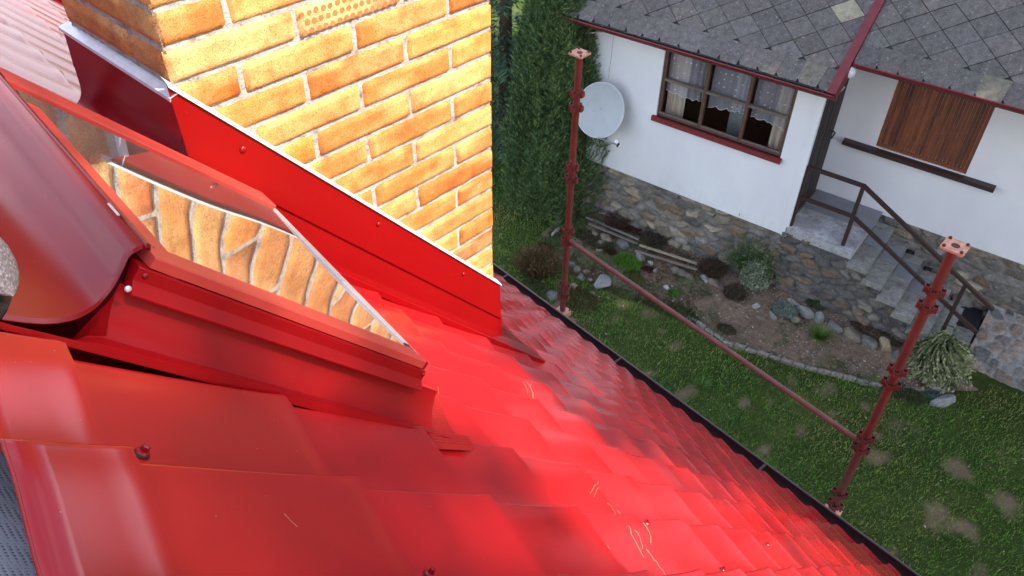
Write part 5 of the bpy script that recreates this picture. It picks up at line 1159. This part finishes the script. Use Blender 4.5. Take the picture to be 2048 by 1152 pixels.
cushion("juniper", "shrub", "low blue green juniper against the stone base behind the conifer", 1200, 418, .36, .22, .22, 2600, (0.055, 0.085, 0.072), (0.08, 0.115, 0.095), .06, .012)
twigs("bare_shrub", "shrub", "leafless brown twiggy shrub against the stone base above the slats", 1236, 448, 1300, .34, .22, (0.085, 0.05, 0.045), (0.12, 0.065, 0.05))
twigs("bare_shrub", "shrub", "leafless grey brown shrub between the two slat pairs and the stone base", 1310, 480, 1100, .34, .16, (0.09, 0.07, 0.055), (0.07, 0.05, 0.035))
twigs("bare_shrub", "shrub", "brown green heath shrub beside the white leaved bush", 1424, 545, 2600, .30, .16, (0.075, 0.060, 0.035), (0.09, 0.05, 0.04))
twigs("bare_shrub", "shrub", "purplish brown heath mat below the white leaved bush", 1468, 590, 1500, .28, .10, (0.10, 0.06, 0.05), (0.08, 0.085, 0.04))
cushion("variegated_bush", "shrub", "pale grey green variegated bush climbing the stone base", 1505, 568, .24, .18, .52, 5200, (0.17, 0.22, 0.135), (0.34, 0.38, 0.27), .034, .020, af=.40)
c = gpt(1510, 540); mb = MB(); n = 2600; u = RNG.normal(-3.0, .20, n); u = toH(c)[0] + RNG.normal(0, .20, n); zz = toH(c)[2] + .15 + np.abs(RNG.normal(0, .28, n)); P = np.array([hw(a, 9.95 - abs(random.gauss(0, .03)), z) for a, z in zip(u, zz)])
leaf_quads(P, RNG.normal(0, .6, (n, 3)) - nB * .3, RNG.uniform(.03, .06, n), RNG.uniform(.012, .022, n), tints(n, (0.055, 0.105, 0.03), .35, (0.12, 0.16, 0.06), .3), mb); tag(mb.build("climbing_plant", "foliage", loc=c), "green climber spreading up the stone base behind the variegated bush", "plant")
cushion("silver_plant", "plant", "silvery blue lavender like plant among pale stones in the middle of the bed", 1568, 625, .20, .15, .13, 1700, (0.20, 0.25, 0.22), (0.30, 0.35, 0.31), .05, .010)
tuft("grass_clump", "plant", "spiky bright green grass clump in the bare soil bed", 1640, 676, 210, .27, (0.075, 0.165, 0.020), (0.13, 0.22, 0.04), .45, .006, .05)
cushion("green_herb", "plant", "small dark green herb behind the standing grey stones", 1632, 612, .16, .09, .08, 800, (0.05, 0.095, 0.03), (0.10, 0.14, 0.05), .035, .012)
cushion("green_herb", "plant", "low dark rosette near the foot of the side wall", 1690, 622, .16, .07, .04, 420, (0.035, 0.07, 0.025), (0.07, 0.10, 0.04), .045, .014)
cushion("ground_cover", "plant", "dark red and brown ground cover along the row of edging stones", 1755, 668, .42, .16, .04, 1900, (0.075, 0.035, 0.028), (0.05, 0.06, 0.03), .03, .012)
cushion("ground_cover", "plant", "green mat between the side wall and the second scaffold post", 1806, 668, .30, .13, .06, 1500, (0.045, 0.075, 0.025), (0.07, 0.05, 0.03), .035, .010)
cushion("ground_cover", "plant", "reddish patch at the wall foot above the silvery plant", 1600, 585, .40, .06, .03, 800, (0.13, 0.03, 0.03), (0.08, 0.06, 0.04), .025, .012)
cushion("ground_cover", "plant", "brown green clump on the kerb at the left end of the bed", 1452, 661, .16, .09, .08, 800, (0.06, 0.065, 0.025), (0.10, 0.07, 0.04), .04, .010)
cushion("ground_cover", "plant", "mossy green mat on the lawn side of the pale boulder", 1240, 585, .45, .12, .03, 1500, (0.05, 0.085, 0.022), (0.10, 0.12, 0.04), .035, .009)
cushion("ground_cover", "plant", "rusty brown and green mat around the foot of the first scaffold post", 1160, 600, .34, .26, .05, 2300, (0.085, 0.075, 0.030), (0.12, 0.055, 0.03), .035, .010)
cushion("ground_cover", "plant", "dark green creeping plants between the rocks left of the bright cushion", 1190, 480, .42, .22, .05, 2400, (0.045, 0.065, 0.022), (0.09, 0.05, 0.035), .035, .010)
cushion("ground_cover", "plant", "dark green creepers right of the bright cushion", 1345, 620, .5, .2, .05, 2600, (0.045, 0.085, 0.022), (0.08, 0.10, 0.035), .04, .010)
cushion("ground_cover", "plant", "dry stems and green growth along the lower end of the kerb", 1800, 785, .36, .16, .06, 1800, (0.05, 0.065, 0.03), (0.09, 0.085, 0.045), .05, .008)
tuft("lawn_tuft", "plant", "loose tuft of long grass in the lawn near the gutter", 1402, 772, 60, .22, (0.085, 0.17, 0.035), None, .6, .005, .10)
tuft("lawn_tuft", "plant", "long leaved weed at the lower end of the kerb", 1748, 768, 40, .20, (0.07, 0.14, 0.03), None, .6, .008, .06)
cushion("silver_plant", "plant", "blue green silvery plant on the grey rock below the whorled conifer", 1872, 798, .18, .10, .06, 900, (0.13, 0.20, 0.18), (0.20, 0.27, 0.24), .045, .010)
# variegated conifer with drooping twisted plumes
c = gpt(1868, 745); vc = thing("variegated_conifer", "cream and green conifer with twisted drooping plumes at the foot of the steps", "conifer", c)
mb = MB(); mb.tube([c, c + np.array([0, 0, .75])], [.04, .015], 8); mb.build("trunk", "bark", vc)
mb = MB()
for k in range(520):
    z = random.random() ** .8; az = random.uniform(0, 2 * math.pi); rr = (.12 + .28 * math.sin(math.pi * min(1, z * .75 + .22))) * random.uniform(.7, 1.1)
    if random.random() < .12: z *= 1.35; rr *= .5
    o = np.array([math.cos(az), math.sin(az), 0]); sd = np.array([-o[1], o[0], 0]); b = c + o * rr * .55 + np.array([0, 0, .10 + z * .50]); L = random.uniform(.13, .27); tw = random.uniform(.2, 1.1) * (1 if z > .4 else -1)
    prev = b; m_ = 9; cc = np.array((0.30, 0.31, 0.16)) if random.random() < .62 else np.array((0.09, 0.13, 0.05)); cc = cc * random.uniform(.6, 1.25)
    pts = []
    for i in range(m_):
        s = i / (m_ - 1); pts.append(b + o * L * (s * .75) + sd * L * tw * s * s + np.array([0, 0, 1]) * L * (.35 * s - .75 * s * s))
    pts = np.array(pts); D = np.gradient(pts, axis=0)
    for rep in range(3):
        lat = RNG.normal(0, .8, (m_, 1)) * np.cross(D, o) / (np.linalg.norm(D, axis=1, keepdims=True) + 1e-9)
        leaf_quads(pts, D / np.linalg.norm(D, axis=1, keepdims=True) + lat * .55, np.full(m_, .055), np.full(m_, .024), np.tile(cc, (m_, 1)) * RNG.uniform(.7, 1.3, (m_, 1)), mb)
mb.build("crown", "foliage", vc)

# ground litter and low weeds nobody could count
n = 5200; a = RNG.uniform(-6.1, 0.6, n); kbv = kerb_b(a); b = kbv + .05 + (9.97 - kbv) * RNG.random(n); z = ground_z(a, b); mb = MB()
for i in range(n):
    c = np.append((aB * a[i] + nB * b[i])[:2], z[i] + .012); q_ = RNG.uniform(.004, .016) * (1.8 if RNG.random() < .05 else 1); V = sph(6) * q_ * np.array([1.2, 1.0, .6]); V = np.array([[1, 0, 0], [0, 1, 0], [-1, 0, 0], [0, -1, 0], [0, 0, .8], [0, 0, -.5]]) * q_ * RNG.uniform(.7, 1.3, (6, 3)) + c
    g_ = RNG.uniform(.10, .34) if RNG.random() < .8 else .42; mb.add(V, [(0, 1, 4), (1, 2, 4), (2, 3, 4), (3, 0, 4), (1, 0, 5), (2, 1, 5), (3, 2, 5), (0, 3, 5)], (g_, g_ * .88, g_ * .72))
o = mb.build("soil_pebbles", "garden_rock"); o["kind"] = "stuff"; o["label"] = "small stones and clods scattered on the bare soil bed"; o["category"] = "pebbles"
n = 42000; a = RNG.uniform(-6.2, 0.6, n); kbv = kerb_b(a); b = kbv - .06 + (10.0 - kbv) * RNG.random(n); m_ = vnoise(a * 2.6, b * 2.6, 51, 4) + np.clip((-2.6 - a) * .20, -.06, .30) + .06 * (np.abs(b - kbv) < .12); k_ = m_ > .56 + RNG.uniform(0, .08, n); a, b = a[k_], b[k_]; n = len(a)
P = np.stack([aB[0] * a + nB[0] * b, aB[1] * a + nB[1] * b, ground_z(a, b) + .01], 1); sel = vnoise(a * 3.3, b * 3.3, 61, 3)
col = np.where(sel[:, None] > .56, np.array([0.11, 0.065, 0.035]), np.where(sel[:, None] > .44, np.array([0.055, 0.095, 0.03]), np.array([0.09, 0.15, 0.045]))) * RNG.uniform(.6, 1.4, (n, 1)); mb = MB()
leaf_quads(P, RNG.normal(0, .6, (n, 3)) + np.array([0, 0, .8]), RNG.uniform(.02, .06, n), RNG.uniform(.006, .014, n), col, mb)
o = mb.build("rockery_weeds", "foliage"); o["kind"] = "stuff"; o["label"] = "low mixed weeds and dry stems between the rockery stones"; o["category"] = "weeds"

# ------------------------------------------------------------------ rocks
def rock(x, y, sx, sy, sz, rot, col, lab, name="rock", group=None, sink=.50, seed=None):
    c = gpt(x, y); seed = seed if seed is not None else int(x * 7 + y); r_ = random.Random(seed)
    bm = bmesh.new(); bmesh.ops.create_icosphere(bm, subdivisions=3, radius=1.0)
    planes = [np.array([r_.gauss(0, 1), r_.gauss(0, 1), r_.gauss(0, 1)]) for _ in range(9)]; planes = [(p / np.linalg.norm(p), r_.uniform(.45, .80)) for p in planes]
    V = []
    for v in bm.verts:
        p = np.array(v.co)
        for n_, d_ in planes:
            e = p @ n_ - d_
            if e > 0: p = p - n_ * e * .97
        p = p * (1 + .10 * (float(vnoise(p[0] * 3 + seed, p[1] * 3 + p[2] * 5, seed, 3)) - .5)); V.append(p)
    V = np.array(V); F = [tuple(v.index for v in f.verts) for f in bm.faces]; bm.free()
    ca, sa = math.cos(rot), math.sin(rot); V = V * np.array([sx, sy, sz]); V = np.stack([V[:, 0] * ca - V[:, 1] * sa, V[:, 0] * sa + V[:, 1] * ca, V[:, 2]], 1)
    W_ = c + aB * V[:, :1] + nB * V[:, 1:2] + np.array([0, 0, 1]) * (V[:, 2:] + sz * (1 - sink * 1.6)); mb = MB(); mb.add(W_, F, np.array(col) * r_.uniform(.9, 1.1))
    return tag(mb.build(name, "garden_rock", loc=c, auto=50), lab, "rock", group)
GR = (0.21, 0.205, 0.19); BR = (0.19, 0.165, 0.125); WH = (0.36, 0.355, 0.33); DK = (0.15, 0.15, 0.145); TN = (0.235, 0.20, 0.15)
rock(1204, 566, .20, .17, .11, .5, (0.27, 0.275, 0.27), "largest pale grey boulder in the rockery right of the first scaffold post")
rock(1112, 466, .05, .15, .08, .1, WH, "narrow whitish stone standing left of the first scaffold post")
rock(1122, 444, .07, .12, .06, .2, GR, "grey stone just above the narrow whitish one")
rock(1101, 592, .14, .13, .12, .8, DK, "angular dark grey rock behind the gutter by the heather bush")
rock(1122, 592, .05, .12, .09, .2, GR, "upright grey stone squeezed beside the foot of the first post")
rock(1142, 528, .09, .08, .05, .3, GR, "small grey stone at the right side of the first post, uppermost of three")
rock(1154, 540, .07, .10, .05, .9, TN, "pale tan stone in the line right of the first post")
rock(1162, 556, .13, .07, .05, -.5, GR, "long grey stone between the first post and the largest boulder")
rock(1174, 546, .08, .06, .05, .1, BR, "small brownish stone above the long grey one")
rock(1181, 560, .05, .05, .04, .1, GR, "pebble sized grey stone left of the largest boulder")
rock(1186, 588, .09, .06, .04, -.3, GR, "flat grey stone sunk in the grass under the largest boulder")
rock(1148, 575, .08, .10, .05, .4, TN, "tan stone touching the first post at its lower part")
rock(1214, 478, .15, .10, .08, .3, TN, "tan boulder just under the upper pair of slats")
rock(1203, 488, .12, .09, .07, -.2, BR, "brown boulder left of the tan one under the slats")
rock(1198, 502, .06, .05, .04, .2, WH, "little white stone below the brown boulder")
rock(1250, 492, .17, .11, .09, -.2, DK, "dark flat faced boulder under the end of the upper slats")
rock(1279, 516, .14, .14, .09, .6, GR, "rounded grey boulder beside the bright green cushion")
rock(1301, 528, .08, .05, .05, -.1, WH, "white stone under the left end of the lower slats")
rock(1311, 541, .06, .08, .05, .4, GR, "grey stone right under the white one")
rock(1340, 529, .08, .05, .05, 0, GR, "oval grey stone under the middle of the lower slats")
rock(1333, 577, .07, .06, .05, .5, WH, "white stone on the grass beside the small bright cushion")
rock(1190, 468, .07, .10, .07, .5, BR, "brown stone near the left end of the slats")
for x, y, s, l_ in ((1352, 543, .10, "leftmost stone of the curved edging row"), (1364, 548, .10, "second stone of the curved edging row"), (1378, 555, .10, "third stone of the curved edging row")): rock(x, y, s, .07, .06, -.4, BR, l_, group="edging stones of the upper bed")
rock(1411, 560, .12, .10, .09, .2, (0.31, .30, .27), "round pale stone in the edging row left of the heath shrub", group="edging stones of the upper bed")
rock(1428, 568, .13, .08, .08, -.2, TN, "tan stone at the right end of the curved edging row", group="edging stones of the upper bed")
rock(1463, 592, .10, .07, .06, -.2, BR, "brown stone in the heath mat")
rock(1511, 613, .08, .06, .06, .3, WH, "pale stone alone on the soil left of the silvery plant")
rock(1520, 636, .11, .05, .04, -.3, BR, "flat brown stone sunk in the soil below the pale one")
rock(1544, 633, .12, .05, .06, -.6, GR, "grey slab left of the silvery plant")
rock(1588, 606, .12, .04, .05, -.15, WH, "long white stone behind the silvery plant")
rock(1590, 641, .08, .06, .06, .1, TN, "tan pebble cluster under the silvery plant")
rock(1609, 632, .17, .08, .15, -.1, (0.24, .24, .22), "block of grey stone standing on the bed, left of two", seed=4)
rock(1635, 640, .09, .08, .16, .3, (0.22, .23, .22), "upright dark grey stone standing on the bed, right of two", seed=5)
rock(1642, 602, .06, .05, .05, 0, WH, "small white stone at the wall above the standing stones")
for x, y, s, cc, l_ in ((1666, 659, .16, GR, "first stone right of the grass clump in the lower edging row"), (1701, 674, .16, BR, "second stone of the lower edging row"), (1733, 686, .17, GR, "third stone of the lower edging row"), (1769, 694, .17, (0.38, .31, .20), "yellowish fourth stone of the lower edging row"), (1792, 713, .13, DK, "dark last stone of the lower edging row by the second post")): rock(x, y, s, .09, .13, -.35, cc, l_, group="edging stones of the lower bed")
rock(1884, 806, .20, .10, .14, .9, (0.26, .26, .26), "pointed grey rock on the lawn below the whorled conifer")
rock(1578, 452, .06, .05, .05, 0, WH, "hidden pale stone under the landing corner")

# kerb of rough concrete blocks
kb = MB(); ks = np.linspace(-3.25, 0.45, 200); rr_ = random.Random(5)
for k in range(22):
    a0 = -3.25 + 3.7 * k / 22; a1 = a0 + 3.7 / 22 - .012; hh_ = rr_.uniform(.035, .06); A_ = np.linspace(a0, a1, 7); P = []
    for a in A_:
        b_ = float(kerb_b(a)); w_ = .035 + rr_.uniform(-.006, .006); P.append([hw(a, b_ - w_, GZ - .05), hw(a, b_ - w_, GZ + hh_), hw(a, b_ - w_ * .5, GZ + hh_ + .012), hw(a, b_ + w_ * .6, GZ + hh_ + .010), hw(a, b_ + w_, GZ + hh_ - .02), hw(a, b_ + w_, GZ - .05)])
    kb.grid(np.array(P)); kb.add([q for q in P[0]], [tuple(range(6))]); kb.add([q for q in P[-1]], [tuple(range(6))[::-1]])
tag(kb.build("garden_kerb", "kerb_concrete"), "rough low concrete edging between the lawn and the soil bed", "kerb")

# wooden slats of the rockery
def slats(lab, e, cols):
    c = gpt(*e[0][0], up=.08); t_ = thing("wooden_slats", lab, "garden slats", c, "slat pairs lying on the rockery")
    for (p, q), col in zip(e, cols):
        a = gpt(*p, up=.10) + (0, 0, .10); b = gpt(*q, up=.10) + (0, 0, .10); d_ = (b - a); L_ = np.linalg.norm(d_); d_ /= L_; s_ = np.cross(d_, (0, 0, 1)); s_ /= np.linalg.norm(s_); mb = MB(); mb.box((a + b) / 2, d_ * L_ / 2, s_ * .020, np.array([0, 0, .012]), col); mb.build("slat", "weathered_wood", t_)
    for s in (.15, .85):
        (p, q), (p2, q2) = e; x0 = p[0] + (q[0] - p[0]) * s; y0 = p[1] + (q[1] - p[1]) * s; x1 = p2[0] + (q2[0] - p2[0]) * s; y1 = p2[1] + (q2[1] - p2[1]) * s
        a = gpt(x0, y0, up=.10) + (0, 0, .08); b = gpt(x1, y1, up=.10) + (0, 0, .08); d_ = b - a; L_ = np.linalg.norm(d_); d_ /= L_; s_ = np.cross(d_, (0, 0, 1)); mb = MB(); mb.box((a + b) / 2, d_ * (L_ / 2 + .01), s_ * .015, np.array([0, 0, .01]), (.1, .08, .06)); mb.build("cross_piece", "weathered_wood", t_)
slats("upper left pair of weathered grey wooden slats in the rockery", [((1172, 434), (1277, 479)), ((1178, 447), (1274, 487))], [(0.20, .185, .165), (0.19, .15, .125)])
slats("lower right pair of paler wooden slats in the rockery", [((1279, 490), (1394, 527)), ((1270, 501), (1394, 539))], [(0.34, .28, .21), (0.22, .17, .14)])
pk = gpt(1128, 616, up=0)
for i, ((p, q), lab) in enumerate([(((1104, 612), (1122, 594)), "short brown board leaning at the foot of the first post, left one"), (((1118, 606), (1132, 630)), "pale short board lying under the first post"), (((1138, 628), (1152, 634)), "small reddish board end right of the first post")]):
    z = 0.25 + .02 * i; a = onplane(*p, (0, 0, z), np.array([0, 0, 1.0])); b = onplane(*q, (0, 0, z), np.array([0, 0, 1.0])); d_ = b - a; L_ = np.linalg.norm(d_); d_ /= L_; s_ = np.cross(d_, (0, 0, 1)); mb = MB(); mb.box((a + b) / 2 - (0, 0, .1), d_ * L_ / 2, s_ * .05, np.array([0, 0, .012]), [(0.14, .065, .045), (0.42, .27, .17), (0.17, .09, .07)][i]); mb.box((a + b) / 2 - (0, 0, .18), d_ * .06, s_ * .05, np.array([0, 0, .08]), (.12, .09, .07)); tag(mb.build("board", "weathered_wood", loc=(a + b) / 2), lab, "board")

# ================================================================== UNSEEN TREES ADDED TOWARDS THE SUN (shade the garden, crowns cut open to dapple the roof)
eP = np.array([-math.sin(SUN_AZ), math.cos(SUN_AZ), 0.0]); eQ = np.cross(SUND, eP) * (1 if np.cross(SUND, eP)[2] > 0 else -1)
def pq(P): r = np.asarray(P) - CAM0; return r @ eP, r @ eQ
RES = 0.04; P0_, Q0_ = -6.0, -14.0; GW, GH = int(26 / RES), int(21 / RES); lit = np.zeros((GW, GH))
def mark(P, rad, val=1.0):
    a, b = pq(P); k = int(rad / RES) + 1; ia, ib = int((a - P0_) / RES), int((b - Q0_) / RES)
    for i in range(ia - k, ia + k + 1):
        for j in range(ib - k, ib + k + 1):
            if 0 <= i < GW and 0 <= j < GH and (P0_ + i * RES - a) ** 2 + (Q0_ + j * RES - b) ** 2 < rad * rad: lit[i, j] = max(lit[i, j], val)
for u in np.arange(0.0, 0.95, .06):
    for z in np.arange(-2.15, .95, .06):
        if z > roofz_at(C0[0] + u) - .02: mark(cw(u, -.02, z), .07)
def inpoly(x, y, poly):
    c = False; n = len(poly)
    for i in range(n):
        x0, y0 = poly[i]; x1, y1 = poly[(i + 1) % n]
        if (y0 > y) != (y1 > y) and x < (x1 - x0) * (y - y0) / (y1 - y0) + x0: c = not c
    return c
LITP = [[(740, 640), (960, 715), (1060, 760), (1140, 840), (1220, 890), (1260, 960), (1130, 950), (1050, 905), (960, 870), (850, 830), (840, 740), (780, 690)], [(1190, 965), (1330, 930), (1480, 990), (1600, 1035), (1740, 1140), (1800, 1190), (1330, 1190), (1210, 1100), (1130, 1010)], [(640, 560), (720, 580), (990, 670), (985, 715), (800, 690)]]
for poly in LITP:
    xs = [p[0] for p in poly]; yy = [p[1] for p in poly]
    for x in range(min(xs), max(xs), 14):
        for y in range(min(yy), max(yy), 14):
            if inpoly(x, y, poly): mark(onplane(x, y, rp(0, 0, 0), nR), .035)
def is_lit(a, b, m=0.0):
    i = ((a - P0_) / RES).astype(int); j = ((b - Q0_) / RES).astype(int); ok = (i >= 0) & (i < GW) & (j >= 0) & (j < GH)
    o = np.zeros(len(a)); o[ok] = lit[i[ok], j[ok]]; return o > .5
NL = 120000
a = RNG.uniform(-5.5, 18.5, NL); b = RNG.uniform(-13.5, 5.5, NL)
tt = RNG.uniform(14.0, 19.0, NL) + 1.2 * np.sin(a * 1.1) + 1.0 * np.sin(b * .9)
trunks = [(-3.2, 'a'), (0.6, 'b'), (4.4, 'c'), (8.2, 'd'), (12.0, 'e'), (15.8, 'f')]
own = np.clip(((a + 5.1) / 3.8).astype(int), 0, 5)
P = CAM0 + eP * a[:, None] + eQ * b[:, None] + SUND * tt[:, None]
keep = ~is_lit(a, b) & ~is_lit(a + .05, b) & ~is_lit(a - .05, b) & ~is_lit(a, b + .05) & ~is_lit(a, b - .05)
sz = np.where(np.minimum.reduce([np.hypot(a - x, b - y) for x, y in [pq(rp(1.5, 1.0, 0))]]) < 3.2, .13, .30)
small = sz < .2
desc = ["leftmost", "second", "third", "fourth", "fifth", "rightmost"]
for k in range(6):
    m_ = keep & (own == k); n = int(m_.sum())
    ctr = CAM0 + eP * trunks[k][0] + eQ * -6.0 + SUND * 16.5; root = np.array([ctr[0], ctr[1], 0.0])
    t_ = thing("shade_tree", "unseen shade tree added towards the sun, %s in the row outside the picture" % desc[k], "tree", root, "added shade trees outside the picture")
    tips = [CAM0 + eP * (trunks[k][0] + s * 1.1) + eQ * q_ + SUND * 16.5 for s, q_ in ((-1, -9), (1, -8), (-.8, -4), (.9, -2), (0, 2))]
    mb = MB(); mb.tube([root, ctr - (0, 0, 3)], [.32, .2], 10); mb.build("trunk", "bark", t_, smooth=True)
    Pm = P[m_]; D = RNG.normal(size=(n, 3)); s_ = sz[m_]; mb = MB()
    leaf_quads(Pm - D / np.linalg.norm(D, axis=1, keepdims=True) * s_[:, None] * .5, D, s_ * RNG.uniform(.9, 1.3, n), s_ * RNG.uniform(.6, 1.0, n), tints(n, (0.045, 0.09, 0.02), .3), mb)
    mb.build("crown", "foliage", t_)
# extra fine leaves added to close the shade round the sunlit patches
NL = 60000; c0 = pq(rp(2.2, 1.0, 0)); a = RNG.uniform(c0[0] - 4.6, c0[0] + 4.8, NL); b = RNG.uniform(c0[1] - 4.0, c0[1] + 4.0, NL); tt = RNG.uniform(12.5, 14.5, NL)
k_ = ~is_lit(a, b); own = np.clip(((a + 5.1) / 3.8).astype(int), 0, 5); P = CAM0 + eP * a[:, None] + eQ * b[:, None] + SUND * tt[:, None]
tt_ = [o for o in bpy.data.objects if o.name.startswith("shade_tree")]; tt_.sort(key=lambda o: o.name)
for k in range(6):
    m_ = k_ & (own == k); n = int(m_.sum())
    if n < 10: continue
    mb = MB(); D = RNG.normal(size=(n, 3)); leaf_quads(P[m_] - D / np.linalg.norm(D, axis=1, keepdims=True) * .045, D, RNG.uniform(.08, .12, n), RNG.uniform(.05, .08, n), tints(n, (0.05, 0.10, 0.022), .3), mb); mb.build("shade_leaf_cluster", "foliage", tt_[k])

for o in bpy.data.objects:
    if "_org" in o: del o["_org"]
